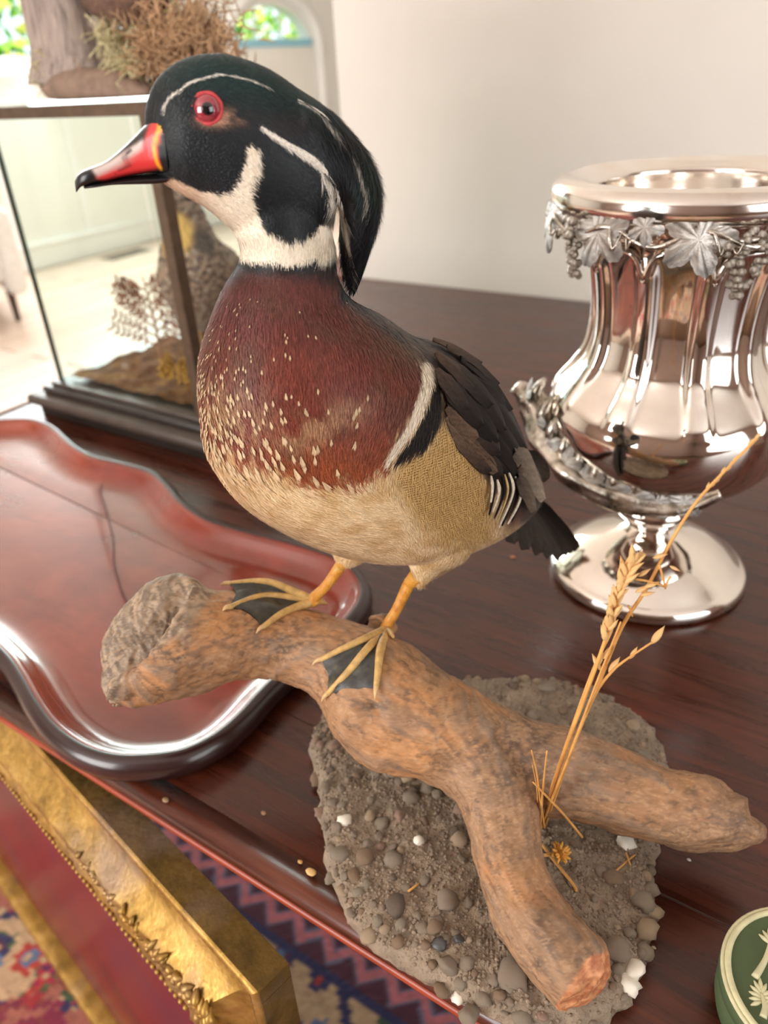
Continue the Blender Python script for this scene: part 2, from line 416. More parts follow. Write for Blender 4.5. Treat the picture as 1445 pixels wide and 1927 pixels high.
# ------------------------------------------------------------------ rug
def rug():
    x0, x1, y0, y1, s = -1.55, 1.0, -1.5, .60, .0045
    nx, ny = int((x1-x0)/s), int((y1-y0)/s)
    X, Y = np.meshgrid(np.linspace(x0, x1, nx), np.linspace(y0, y1, ny)); X = X.ravel(); Y = Y.ravel()
    P = np.stack([X, Y, 0*X], 1); q = np.floor(P/.007)*.007; q[:, 2] = 0
    j = vnoise(q, 400, 3)
    xq, yq = q[:, 0], q[:, 1]
    beige, red, navy, wine, pink, blue, green, rose = [lin(*c) for c in ((196, 160, 122), (180, 52, 42), (44, 40, 84), (92, 26, 40), (206, 116, 122), (92, 116, 150), (70, 92, 56), (170, 30, 62))]
    C_ = np.tile(beige, (len(X), 1))
    # meandering vine and flowers of the field
    def motif(cx, cy, r, petals, c_out, c_in, ring=None):
        nonlocal C_
        dx, dy = xq-cx, yq-cy; rr = np.hypot(dx, dy); a = np.arctan2(dy, dx)
        e = r*(1+.16*np.cos(petals*a))
        if ring is not None: C_[rr < e*1.22] = ring
        C_[rr < e] = c_out; C_[rr < e*.55] = c_in; C_[rr < e*.22] = beige
    vine = np.abs(((yq*5+np.sin(xq*14)*.35) % 1)-.5) < .045; C_[vine] = green*.8
    vine = np.abs(((xq*4.2+np.sin(yq*17)*.4) % 1)-.5) < .04; C_[vine] = navy
    rr_ = np.random.default_rng(5)
    cols = [red, rose, blue, wine, navy, red]
    for i in range(210):
        cx = x0+.05+(i % 17)*.155+rr_.uniform(-.03, .03); cy = y0+.05+(i//17)*.152+rr_.uniform(-.03, .03)
        a, b = rr_.integers(0, 6, 2); motif(cx, cy, rr_.uniform(.022, .042), int(rr_.integers(4, 9)), cols[a], cols[b], navy if rr_.random() < .35 else None)
    for i in range(260):
        a, b = rr_.integers(0, 6, 2); motif(rr_.uniform(-1.1, .3), rr_.uniform(.05, .44), rr_.uniform(.010, .020), int(rr_.integers(4, 8)), cols[a], cols[b], [None, navy, green][i % 3])
    for i in range(520):
        cx = rr_.uniform(x0, x1); cy = rr_.uniform(y0, y1); m = (np.abs(xq-cx)+np.abs(yq-cy)) < rr_.uniform(.008, .016)
        C_[m] = [green, rose, blue, navy][i % 4]
    # deep red ground on the side lying under the frame
    m = (yq < .30) & (xq < -.2); 
    fld = fbm(q, 9, 2, 4); C_[m & (fld > .36)] = C_[m & (fld > .36)]*.3+lin(150, 30, 44)*.7
    # border with the zigzag
    b0, b1 = .458, .545
    m = (yq > b0) & (yq < b1); C_[m] = lin(84, 34, 52)
    C_[(yq > b0-.012) & (yq <= b0)] = navy; C_[(yq > b1) & (yq < b1+.012)] = navy
    C_[(yq > b1+.012)] = red
    zz = np.abs(((X/.058) % 1)-.5)*2; yc = .479+.030*zz; d = np.abs(Y-yc)*.55
    C_[m & (d < .0078)] = lin(118, 112, 134); C_[m & (d < .0048)] = pink
    C_ = C_*(.8+.4*j[:, None])
    V = P.copy(); V[:, 2] = FL+.008+.0012*j
    idx = np.arange(nx*ny).reshape(ny, nx); Q = np.stack([idx[:-1, :-1], idx[:-1, 1:], idx[1:, 1:], idx[1:, :-1]], -1).reshape(-1, 4)
    me = bpy.data.meshes.new('rug'); me.from_pydata(V.tolist(), [], Q.tolist()); me.update()
    set_col(me, C_)
    k = N('wool_pile'); v = k.coords(); k.set(k.attr(), .95, Sheen_Weight=.3); k.bump(k.noise(v, 900, 2), .4, .002)
    me.materials.append(k.m)
    o = link(bpy.data.objects.new('oriental_rug', me))
    tag(o, 'red and beige oriental rug with purple zigzag border under the table', 'rug')
rug()

# ------------------------------------------------------------------ gilt framed mirror leaning under the table edge
def gilt_mat(name, c0, c1, c2, rough=.34):
    k = N(name); v = k.coords((1, 1, 1)); f = k.noise(v, 38, 6, .65); g = k.noise(v, 260, 4)
    c = k.ramp(f, [(.25, lin(*c0)), (.5, lin(*c1)), (.75, lin(*c2))]); c = k.mix(c, lin(138, 118, 104), k.ramp(k.noise(v, 14, 4), [(.5, (0, 0, 0)), (.7, (.75, .75, .75))]))
    k.set(c, k.ramp(g, [(.3, (rough*.8,)*3), (.7, (rough*1.5,)*3)]), .7); k.bump(g, .35, .0012); return k.m
M_GILT = gilt_mat('gilt_leaf', (108, 80, 34), (170, 132, 64), (202, 164, 98), .40); M_GILTD = gilt_mat('gilt_aged', (74, 56, 24), (112, 88, 42), (136, 108, 58), .55)
def gilt_frame():
    ang = math.atan(.175); ux = np.array([-math.cos(ang), math.sin(ang), 0]); out = np.array([-math.sin(ang), -math.cos(ang), 0])
    # right upper corner of the near edge
    O = np.array([-.218, .166-.082*.175, 0.0]) ; zt, zb = -.038, FL+.010; Wd = 1.05; RW = .062
    root = empty('gilt_picture_frame', O+np.array([0, 0, FL]))
    tag(root, 'ornate gilt picture frame with glass painted with a dark red reflection propped against the table edge', 'picture frame')
    # profile: (distance inward from the outer edge, height out of the wall plane)
    pr = [(0, -.021), (0, .002), (.004, .004), (.008, .001), (.013, .000), (.022, .005), (.031, .013), (.037, .020), (.041, .022), (.045, .018), (.050, .021), (.055, .024), (.060, .021), (.062, .012), (.062, -.006)]
    def pt(a, z, h): return O+ux*a+out*h+np.array([0, 0, z])
    def rail(name, kind, mat):
        V = []; n = len(pr); ns = 90
        for i in range(ns+1):
            s = i/ns
            for d, h in pr:
                hh = h+(.0012*math.sin(i*2.1+d*300) if d > .03 else 0)
                if kind == 'top': a = d+(Wd-2*d)*s; z = zt-d
                elif kind == 'bottom': a = d+(Wd-2*d)*s; z = zb+d
                elif kind == 'right': a = d; z = zt-d+(zb-zt+2*d)*s
                else: a = Wd-d; z = zt-d+(zb-zt+2*d)*s
                V.append(pt(a, z, hh))
        Fc = [(i*n+j, i*n+j+1, (i+1)*n+j+1, (i+1)*n+j) for i in range(ns) for j in range(n-1)]
        return add(name, V, Fc, mat, root)
    for kd in ('top', 'bottom', 'right', 'left'): rail('rail', kd, M_GILT)
    # flat aged back box seen from above
    add('back_box', *join(*[( [pt(a, z, h) for h in (-.0215, .001) for z in zz for a in aa], box(0,1,0,1,0,1)[1]) for aa, zz in (((-.0012, Wd+.0012), (zt-.012, zt+.0008)), ((-.0012, .012), (zb, zt-.0125)), ((Wd-.012, Wd+.0012), (zb, zt-.0125)))]), M_GILTD, root, False)
    # bead course along the inner lip
    sv, sf = icos(2); bme = make_mesh(sv*.0021, sf, 'bead'); bme.materials.append(M_GILT)
    base = parent_world(root)
    for i in range(170):
        a = RW-.004+i*.0056
        if a > Wd-RW: break
        o = bpy.data.objects.new('bead', bme); o.location = Vector(pt(a, zt-.0585, .024)-base); link(o, root)
    # corner leaf ornaments: scrolling acanthus lobes that shrink away from the corner
    parts = []; rr_ = np.random.default_rng(8)
    for k in range(60):
        t = rr_.random()**1.4
        for kind in (0, 1):
            if kind == 0: a, z = .030+.17*t, zt-.036-.022*rr_.random()*(1-t*.5)
            else: a, z = .034+.024*rr_.random()*(1-t*.5), zt-.036-.16*t
            d1 = np.array(ux)*(math.cos(k*1.7))+np.array([0, 0, 1.0])*math.sin(k*1.7); L_ = .011*(1-.45*t)
            c = pt(a, z, .0185); parts.append(tube([c-d1*L_*.5, c+out*.003, c+d1*L_*.5-out*.001], [.0008, .0034*(1-.4*t), .0007], 8, 3))
    add('corner_ornament', *join(*parts), M_GILT, root)
    k = N('painted_reflection'); v = k.coords(); k.set(k.ramp(k.noise(v, 4, 4, .5, .6), [(.3, lin(80, 24, 36)), (.5, lin(112, 28, 34)), (.72, lin(84, 44, 62))]), .30, spec=.35)  # red to purple ramp paints the smooth reflection into the glass colour
    g = [pt(a, z, h) for h in (-.004, .000) for z in (zb+RW-.004, zt-RW+.004) for a in (RW-.004, Wd-RW+.004)]
    add('reflection_pane', g, box(0,1,0,1,0,1)[1], k.m, root, False)
gilt_frame()

# ------------------------------------------------------------------ driftwood
def px_loft(st, n=40, sub=6):
    """stations (A pixel, B pixel, centre height, depth ratio): the limb's two edges seen from the camera and the height of its axis"""
    A = []; B = []; Rr = []
    for (a, b, z, r) in st:
        c = onz((a[0]+b[0])/2, (a[1]+b[1])/2, z); dep = (c-CAM)@FWD
        A.append(ondep(*a, dep)); B.append(ondep(*b, dep)); Rr.append(r*np.linalg.norm(A[-1]-B[-1])/2)
    A = catmull(A, sub); B = catmull(B, sub); Rr = catmull(Rr, sub)[:, 0]
    c = (A+B)/2; u = (B-A)/2; t = np.gradient(c, axis=0); v = np.cross(u, t); v /= np.linalg.norm(v, axis=1)[:, None]
    th = np.linspace(0, 2*math.pi, n, endpoint=False)
    R = c[:, None]+u[:, None]*np.cos(th)[None, :, None]+v[:, None]*Rr[:, None, None]*np.sin(th)[None, :, None]
    return rings_to_mesh(R)
main = [((302, 1138), (226, 1276), .132, .45), ((352, 1088), (204, 1316), .128, .70), ((398, 1112), (232, 1318), .122, .95), ((450, 1116), (330, 1304), .118, 1.0), ((500, 1128), (420, 1282), .114, 1),
        ((570, 1146), (500, 1276), .110, 1), ((645, 1163), (565, 1292), .106, 1), ((715, 1185), (618, 1338), .101, 1), ((785, 1226), (652, 1408), .092, 1), ((850, 1275), (735, 1450), .083, 1), ((915, 1318), (815, 1475), .076, 1), ((960, 1345), (870, 1510), .072, .9)]
br2 = [((860, 1285), (800, 1470), .08, .85), ((940, 1330), (880, 1500), .072, .85), ((1010, 1357), (950, 1518), .066, .85), ((1090, 1374), (1040, 1532), .060, .85), ((1180, 1412), (1130, 1554), .054, .9), ((1262, 1447), (1210, 1578), .049, .95),
       ((1335, 1460), (1290, 1595), .045, .95), ((1388, 1497), (1362, 1596), .041, .95), ((1425, 1536), (1402, 1594), .038, .95), ((1440, 1562), (1430, 1586), .036, .8)]
knot = [((1322, 1450), (1345, 1520), .052, .7), ((1362, 1468), (1378, 1530), .050, .7), ((1390, 1488), (1396, 1528), .047, .6)]
br1 = [((930, 1330), (800, 1440), .080, .85), ((990, 1430), (835, 1478), .070, .9), ((1010, 1500), (868, 1520), .062, .95), ((1014, 1570), (887, 1585), .054, 1), ((1028, 1632), (902, 1658), .047, 1), ((1062, 1697), (930, 1738), .042, 1),
       ((1106, 1745), (968, 1800), .039, 1), ((1140, 1782), (1012, 1862), .037, 1), ((1146, 1832), (1052, 1906), .035, 1)]
horn = [((258, 1255), (232, 1318), .124, .6), ((228, 1270), (205, 1322), .125, .5), ((206, 1290), (199, 1321), .126, .4)]
horn2 = [((330, 1095), (352, 1130), .136, .5), ((358, 1074), (372, 1098), .136, .4), ((365, 1070), (371, 1084), .136, .3)]
knob = [((640, 1370), (690, 1440), .085, .8), ((668, 1378), (712, 1452), .08, .8), ((700, 1390), (735, 1450), .078, .7)]
spur = [((690, 1160), (735, 1196), .118, .8), ((722, 1156), (748, 1186), .116, .7)]
wood_me = remesh([px_loft(s) for s in (main, br2, br1, knob, spur, horn, knot)], .0014, 6)
def dress_wood(me):
    P = me_verts(me); Nn = me_normals(me); Q = proj(P)[:, :2]
    best = np.full(len(P), 1e9); S = np.zeros((len(P), 3)); off_ = 0.0
    for st in (main, br2, br1):
        cl = catmull([onz((a[0]+b[0])/2, (a[1]+b[1])/2, z) for a, b, z, r in st], 4); ln = np.r_[0, np.cumsum(np.linalg.norm(np.diff(cl, axis=0), axis=1))]
        for i in range(len(cl)-1):
            e = cl[i+1]-cl[i]; t = np.clip(((P-cl[i])@e)/(e@e), 0, 1); c = cl[i]+t[:, None]*e; dd = np.linalg.norm(P-c, axis=1); m = dd < best
            rad_ = (P-c)/(dd[:, None]+1e-6); th_ = np.arctan2(rad_@np.cross(e/np.linalg.norm(e), RTV), rad_@RTV)
            best = np.where(m, dd, best); S[m] = np.stack([off_+ln[i]+t*np.linalg.norm(e), np.cos(th_)*.03, np.sin(th_)*.03], 1)[m]
        off_ += 1.0
    S2 = S+((fbm(P, 45, 2, 77)-.5)*.010)[:, None]
    gr1 = fbm(S2*np.array([.12, 1, 1]), 420, 3, 78); gr2 = fbm(S2*np.array([.10, 1, 1]), 1100, 3, 79); gr3 = fbm(S2*np.array([.3, 1, 1]), 110, 3, 80)
    d = (gr1-.5)*.0010+(gr2-.5)*.0005+(gr3-.5)*.0025
    d += (fbm(P, 60, 3, 1)-.5)*.0045+(fbm(P, 260, 3, 2)-.5)*.0008
    end_l = sstep(14, -6, sdpoly(Q, [(150, 1330), (150, 1230), (200, 1120), (280, 1060), (372, 1050), (400, 1112), (372, 1150), (340, 1190), (280, 1225), (235, 1260), (226, 1300), (222, 1330)]))
    end_r = sstep(4, -3, sdpoly(Q, [(1146, 1790), (1150, 1850), (1130, 1880), (1060, 1915), (1040, 1905), (1075, 1850), (1110, 1800)]))
    ridge = np.abs(fbm(np.stack([P[:, 0]+P[:, 2], P[:, 1]*.35, P[:, 2]*.5], 1), 300, 3, 9)-.5)
    d += end_l*((ridge*2)*-.0016)
    # pits and torn knots
    for (x, y, r, a) in ((700, 1330, 22, .0035), (672, 1352, 14, -.003), (790, 1340, 26, .0016), (1375, 1485, 14, .003), (1420, 1535, 12, .003), (1395, 1508, 9, -.003)):
        m = np.exp(-((Q-np.array([x, y]))**2).sum(1)/(2*r*r)); d -= a*m*(.6+.8*vnoise(P, 500, 5))
    P2 = P+Nn*d[:, None]; me.vertices.foreach_set('co', P2.astype(np.float32).ravel()); me.update()
    warm, tan, brown, grey, dark = [lin(*c) for c in ((184, 132, 86), (160, 124, 92), (128, 98, 72), (150, 130, 112), (86, 66, 52))]
    f1 = fbm(P, 28, 4, 21); f2 = fbm(P, 90, 4, 22); f3 = fbm(P*np.array([1, 1, 3.]), 170, 3, 23); f4 = fbm(P, 420, 2, 24)
    C_ = mixc(np.tile(tan, (len(P), 1)), warm, sstep(.42, .62, f1)); C_ = mixc(C_, brown, sstep(.52, .72, f2)*.75)
    low = sstep(880, 700, Q[:, 0]); C_ = mixc(C_, warm, low*.35)          # fresher orange wood toward the perch end
    old = sstep(950, 1050, Q[:, 0])*sstep(1900, 1750, Q[:, 1]); C_ = mixc(C_, lin(140, 106, 80), old*.55)
    C_ = mixc(C_, dark, sstep(.60, .74, f3)*.55)
    for (x, y, r) in ((330, 1230, 34), (295, 1215, 22), (520, 1215, 30), (470, 1150, 18), (545, 1195, 20), (700, 1330, 20), (985, 1400, 34), (960, 1470, 20), (1000, 1440, 22), (1040, 1765, 16), (1015, 1730, 14), (1010, 1815, 10), (900, 1410, 24)):
        m = np.exp(-((Q-np.array([x, y]))**2).sum(1)/(2*r*r))*sstep(.35, .6, f3*.5+f4*.5); C_ = mixc(C_, dark, np.clip(m*.9, 0, .85))
    g = mixc(np.tile(lin(170, 148, 124), (len(P), 1)), lin(120, 102, 84), sstep(.03, .13, ridge)); C_ = mixc(C_, g, end_l)
    C_ = mixc(C_, mixc(np.tile(lin(184, 112, 72), (len(P), 1)), lin(214, 150, 104), sstep(.4, .65, f4)), end_r)
    C_ = mixc(C_, lin(92, 72, 58), sstep(.56, .70, gr1)*.5*(1-end_r)); C_ = mixc(C_, lin(204, 164, 124), sstep(.46, .32, gr2)*.35); C_ = mixc(C_, lin(128, 112, 98), sstep(.55, .72, gr3)*.45*(1-end_r))
    C_ *= (.86+.28*f4)[:, None]
    set_col(me, C_)
dress_wood(wood_me)
k = N('driftwood'); v = k.coords((1, 1, 1)); g = k.noise(v, 420, 5, .6); g2 = k.noise(k.coords((60, 60, 240)), 3, 5, .6, .6)
k.set(k.mix(k.attr(), k.ramp(g2, [(.3, (.62, .56, .50)), (.6, (1, 1, 1))]), .55, 'MULTIPLY'), .62); k.bump(g2, .35, .0012); M_WOOD = k.m
wood_bvh = bvh_of(wood_me)
wt = empty('driftwood_perch', onz(950, 1450, 0)); tag(wt, 'forked weathered driftwood limb the duck stands on', 'driftwood')
def shift_me(me, root):
    v = me_verts(me)-parent_world(root); me.vertices.foreach_set('co', v.astype(np.float32).ravel()); me.update()
shift_me(wood_me, wt)
from_me('limb', wood_me, M_WOOD, wt)
# ------------------------------------------------------------------ gravel base
gpx = [(592, 1385), (588, 1440), (600, 1490), (606, 1560), (618, 1640), (645, 1705), (680, 1765), (750, 1815), (830, 1858), (900, 1895), (985, 1935), (1090, 1945), (1180, 1880), (1215, 1800), (1232, 1725), (1222, 1650), (1240, 1590), (1262, 1520), (1248, 1430), (1205, 1362), (1130, 1320), (1040, 1296), (930, 1292), (800, 1290), (690, 1310), (625, 1340)]
gout = catmull([onz(x, y, .004)[:2] for x, y in gpx], 8, True)
gc = gout.mean(0); ng = len(gout)
def gravel():
    root = empty('gravel_base', (*gc, 0)); tag(root, 'irregular grey brown slab of cemented gravel under the driftwood', 'display base')
    lev = [(1.0, 0.0), (1.005, .006), (.985, .012), (.95, .0155), (.90, .017), (.83, .018), (.75, .018), (.66, .018), (.57, .0185), (.48, .019), (.38, .019), (.28, .019), (.18, .019), (.08, .019)]
    R = []
    for s, z in lev:
        q = gc+(gout-gc)*s; R.append(np.c_[q, np.full(ng, z)])
    R = catmull(np.array(R).reshape(len(lev), -1), 4).reshape(-1, ng, 3)
    P = R.reshape(-1, 3); n1 = fbm(P, 90, 3, 31)-.5; n2 = fbm(P, 320, 3, 32)-.5
    amp = np.clip(P[:, 2]/.01, 0, 1); rad = P[:, :2]-gc; rl = np.linalg.norm(rad, axis=1)[:, None]+1e-6
    P[:, 2] += amp*(n1*.006+n2*.003)
    jag = (fbm(P*np.array([1, 1, .2]), 200, 3, 33)-.5)*.012*np.clip(P[:, 2]/.004, .3, 1); edge = np.clip((rl[:, 0]/np.interp(np.arctan2(rad[:, 1], rad[:, 0]), *sortedang())-.8)/.2, 0, 1)
    P[:, :2] += rad/rl*(jag*edge)[:, None]; P[:, 2] = np.maximum(P[:, 2], 0)
    V, Fc = rings_to_mesh(P.reshape(R.shape), False); Fc.append(tuple(range(ng-1, -1, -1))); Fc.append(tuple(len(V)-ng+j for j in range(ng)))
    k = N('cemented_sand'); v = k.coords(); f = k.noise(v, 60, 5); g = k.noise(v, 500, 4)
    c = k.ramp(f, [(.3, lin(122, 106, 90)), (.5, lin(148, 130, 110)), (.72, lin(166, 146, 124))]); c = k.mix(c, lin(100, 86, 74), k.ramp(g, [(.55, (0, 0, 0)), (.75, (.8, .8, .8))]))
    k.set(c, .9); k.bump(g, .8, .002)
    slab = add('slab', V, Fc, k.m, root)
    return root, BVHTree.FromPolygons([Vector(p) for p in V], Fc)
def sortedang():
    d = gout-gc; a = np.arctan2(d[:, 1], d[:, 0]); o = np.argsort(a); return np.r_[a[o][-1]-2*math.pi, a[o], a[o][0]+2*math.pi], np.r_[np.linalg.norm(d, axis=1)[o][-1], np.linalg.norm(d, axis=1)[o], np.linalg.norm(d, axis=1)[o][0]]
groot, gbvh = gravel()
PEB = [plain('pebble_%s' % n, c, .85, 0, .30, 420, .5) for n, c in (('taupe', (140, 123, 106)), ('brown', (134, 110, 88)), ('grey', (140, 126, 108)), ('dark', (108, 92, 78)), ('sand', (164, 142, 116)), ('rose', (150, 122, 104)))]
M_PW = plain('pebble_white', (236, 226, 210), .4); M_PB = plain('pebble_slate', (72, 68, 68), .45)
pebm = []
for q in range(6):
    sv, sf = icos(2); d = 1+.55*(fbm(sv+q*7, 1.7, 2, 40+q)-.5)*2
    pv = sv*d[:, None]*np.array([1, RNG.uniform(.75, 1), RNG.uniform(.55, .8)])
    pebm.append((pv, sf))
pme = {}
def pebble(p, size, mi, var, rot, flat=1.0, root=None):
    key = (id(mi), var)
    if key not in pme:
        me = make_mesh(pebm[var][0], pebm[var][1], 'pebble', True); me.materials.append(mi); pme[key] = me
    o = bpy.data.objects.new('pebble', pme[key]); o.location = Vector(p-parent_world(root)); o.scale = (size, size*1.0, size*flat); o.rotation_euler = rot
    link(o, root); return o
def drop(x, y):
    h = gbvh.ray_cast(Vector((x, y, .2)), Vector((0, 0, -1))); return None if h[0] is None else np.array(h[0])
special = [(788, 1588, .0034, M_PW, 1.2), (648, 1545, .0052, M_PW, 1), (697, 1537, .0042, PEB[4], 1), (687, 1615, .0058, PEB[1], 1), (715, 1593, .003, PEB[5], 1), (828, 1777, .0045, M_PB, .8), (862, 1770, .003, M_PB, .8), (845, 1700, .0068, PEB[0], .8), (740, 1460, .0042, PEB[2], 1), (766, 1468, .0054, PEB[4], 1), (805, 1488, .0048, PEB[2], 1), (822, 1498, .004, PEB[2], 1), (818, 1750, .0044, PEB[1], 1), (965, 1835, .0085, PEB[0], .7), (860, 1850, .0042, M_PW, .8), (1195, 1812, .0062, M_PW, 1), (1215, 1745, .006, PEB[4], 1), (1160, 1790, .0082, PEB[0], 1), (1213, 1780, .005, PEB[2], 1), (1178, 1585, .0058, M_PW, .7), (1185, 1840, .006, M_PW, 1), (1225, 1668, .0048, PEB[2], 1), (1190, 1365, .005, PEB[4], 1), (620, 1630, .0045, PEB[2], 1), (1210, 1700, .006, PEB[2], 1), (880, 1885, .0055, PEB[2], 1), (830, 1840, .005, PEB[1], 1)]
cnt = 0
for (x, y, s, m, fl) in special:
    p = onz(x, y, .018); q = drop(p[0], p[1]); z = q[2] if q is not None else .006
    pebble(np.array([p[0], p[1], z+s*.25]), s, m, cnt % 6, (RNG.uniform(-.4, .4), RNG.uniform(-.4, .4), RNG.uniform(0, 6.3)), fl, groot); cnt += 1
tries = 0
placed = []
while cnt < 298 and tries < 6000:
    tries += 1
    a = RNG.integers(0, ng); s_ = RNG.uniform(.0, 1)**.5
    if RNG.random() < .45: s_ = RNG.uniform(.88, 1.0)
    q = gc+(gout[a]-gc)*s_; h = drop(q[0], q[1])
    if h is None: continue
    hh = wood_bvh.ray_cast(Vector((h[0], h[1], h[2]+.001)), Vector((0, 0, 1)))
    if hh[0] is not None and (hh[0][2]-h[2]) < .02: continue
    size = RNG.choice([.0022, .0028, .0034, .0042, .0052, .0064], p=[.22, .25, .22, .16, .10, .05])
    if any((h[0]-u)**2+(h[1]-v_)**2 < (.75*(size+r))**2 for u, v_, r in placed): continue
    placed.append((h[0], h[1], size))
    m = PEB[RNG.choice(6, p=[.34, .14, .24, .12, .1, .06])]
    pebble(np.array([h[0], h[1], h[2]+size*.02]), size, m, int(RNG.integers(0, 6)), (RNG.uniform(-.6, .6), RNG.uniform(-.6, .6), RNG.uniform(0, 6.3)), RNG.uniform(.75, 1.1), groot); cnt += 1
# fine grit
sv, sf = icos(1); gp = []
for i in range(5200):
    a = RNG.integers(0, ng); q = gc+(gout[a]-gc)*RNG.uniform(0, 1)**.5*.995; h = drop(q[0], q[1])
    if h is None: continue
    gp.append((sv*RNG.uniform(.0005, .0015)*RNG.uniform(.7, 1.2, 3)+h, sf))
o = add('grit', *join(*gp), plain('grit', (136, 118, 100), .9, 0, .35, 260), groot, False); o['kind'] = 'stuff'

# ------------------------------------------------------------------ dried grass
M_STRAW = plain('dry_straw', (214, 156, 84), .6, 0, .2, 90); M_SEED = plain('dry_seed', (226, 182, 122), .65, 0, .2, 200)
GB = onz(1028, 1552, .026); NV = F0.copy()
def gpt(x, y, off=0):
    # the stalks lean out over the driftwood before they rise
    return onplane(GB+NV*(off-.034*min(max((1556-y)/150, 0), 1)), NV, x, y)
gr = empty('dried_grass', GB); tag(gr, 'tall dry straw coloured grass stalks with seed heads growing from the gravel', 'dried grass')
stems = [([(1022, 1556), (1075, 1410), (1125, 1290), (1170, 1180), (1215, 1110), (1262, 1020), (1310, 945), (1370, 880), (1426, 824)], .0011, .004),
         ([(1018, 1558), (1060, 1420), (1105, 1300), (1140, 1200), (1165, 1120), (1182, 1075), (1200, 1048)], .0012, 0),
         ([(1024, 1556), (1078, 1405), (1118, 1310), (1150, 1265), (1180, 1240), (1228, 1208)], .0010, -.004),
         ([(1014, 1556), (1052, 1440), (1090, 1330), (1120, 1250), (1150, 1190), (1160, 1150)], .0010, .006),
         ([(1020, 1550), (1072, 1420), (1112, 1312), (1140, 1240), (1168, 1170)], .0008, -.006),
         ([(1024, 1558), (1016, 1500), (1010, 1455), (1000, 1412)], .0007, -.01), ([(1016, 1555), (1022, 1480), (1029, 1413)], .0008, -.012),
         ([(1095, 1575), (1060, 1532), (1030, 1500), (1003, 1472)], .0009, -.014), ([(1012, 1560), (1012, 1520), (1010, 1480), (1002, 1440)], .0006, -.008)]
for pts, r, off in stems:
    P = [gpt(x, y, off) for x, y in pts]; add('stem', *tube(P, np.linspace(r, r*.45, len(P)), 6, 4), M_STRAW, gr)
tw = [([(1020, 1590), (1045, 1625), (1078, 1662), (1085, 1675)], .0010), ([(1150, 1645), (1185, 1615), (1195, 1605)], .0005), ([(768, 1678), (788, 1662)], .0007), ([(1178, 1605), (1186, 1628)], .0006)]
for pts, r in tw:
    P = []
    for x, y in pts:
        p = onz(x, y, .020); q = drop(p[0], p[1]); P.append(np.array([p[0], p[1], (q[2] if q is not None else .02)+.0015]))
    o = add('straw_bit', *tube(P, [r]*len(P), 6, 3), M_STRAW, gr)
# spikelets: a pointed grain shape, one mesh shared
def grain():
    R = []
    for t in np.linspace(0, 1, 7):
        rr = .0016*math.sin(math.pi*min(t*1.05+.02, 1))**.8*(1-.35*t)
        R.append([(rr*math.cos(a), rr*.7*math.sin(a), t*.0075) for a in np.linspace(0, 2*math.pi, 6, endpoint=False)])
    return rings_to_mesh(np.array(R))
gm = make_mesh(*grain(), 'spikelet'); gm.materials.append(M_SEED)
def spike(p, d, s=1.0):
    o = bpy.data.objects.new('spikelet', gm); o.location = Vector(p-parent_world(gr)); o.rotation_euler = Vector(d).to_track_quat('Z', 'Y').to_euler(); o.scale = (s, s, s); link(o, gr)
head = [gpt(x, y, 0) for x, y in ((1140, 1200), (1150, 1160), (1160, 1125), (1172, 1095), (1182, 1075), (1195, 1052))]
hp = catmull(head, 8); ht = np.gradient(hp, axis=0)
for i in range(0, len(hp), 1):
    t = ht[i]/np.linalg.norm(ht[i])
    for sgn in (-1, 1):
        if RNG.random() < .15: continue
        d = t+RTV*sgn*RNG.uniform(.15, .6)+NV*RNG.uniform(-.4, .4); spike(hp[i]-t*.002, d, RNG.uniform(.9, 1.4))
for (x, y, dx, dy, s) in ((1212, 1105, 12, -4, 1.0), (1205, 1120, 10, -2, .9), (1228, 1050, 12, -3, .9), (1195, 1115, 12, -6, 1), (1200, 1085, 10, -6, .9), (1225, 1212, 6, -8, 1.4), (1185, 1240, 5, -8, .9), (1145, 1265, 6, -8, 1.2), (1260, 1065, 8, 4, .7), (1130, 1262, -4, -8, 1.2), (1135, 1240, 5, -8, 1), (1122, 1255, 4, -8, 1)):
    spike(gpt(x, y, 0), RTV*dx-UPV*dy, s)
for i in range(14):
    t = i/13; x = 1330+90*t; y = 925-98*t; spike(gpt(x, y, .004), RTV*(6+RNG.uniform(-4, 4))-UPV*-8, .55)
for (x0_, y0_, x1_, y1_) in ((1196, 1090, 1252, 1105), (1252, 1105, 1262, 1085), (1182, 1140, 1190, 1160), (1240, 1062, 1252, 1108)):
    add('stem', *tube([gpt(x0_, y0_), gpt((x0_+x1_)/2, (y0_+y1_)/2-3), gpt(x1_, y1_)], [.0005, .0005, .0004], 5, 2), M_STRAW, gr)
# small dry flower head in the fork
fp = onz(1052, 1607, .03); fl = empty('dry_flower_head', fp); tag(fl, 'tiny crumpled yellow dry flower head lying in the driftwood fork', 'dried flower')
sv, sf = icos(1); fpts = []
for i in range(26):
    d = RNG.normal(size=3); d /= np.linalg.norm(d); d[2] = abs(d[2]); fpts.append(tube([fp, fp+d*.004, fp+d*.007], [.0011, .0013, .0004], 5, 2))
add('petals', *join(*fpts), plain('petal_yellow', (216, 160, 72), .7), fl); add('stem', *tube([fp, fp+np.array([-.006, -.001, -.004]), fp+np.array([-.012, .0, -.010])], [.001, .001, .0008], 6, 2), M_STRAW, fl)

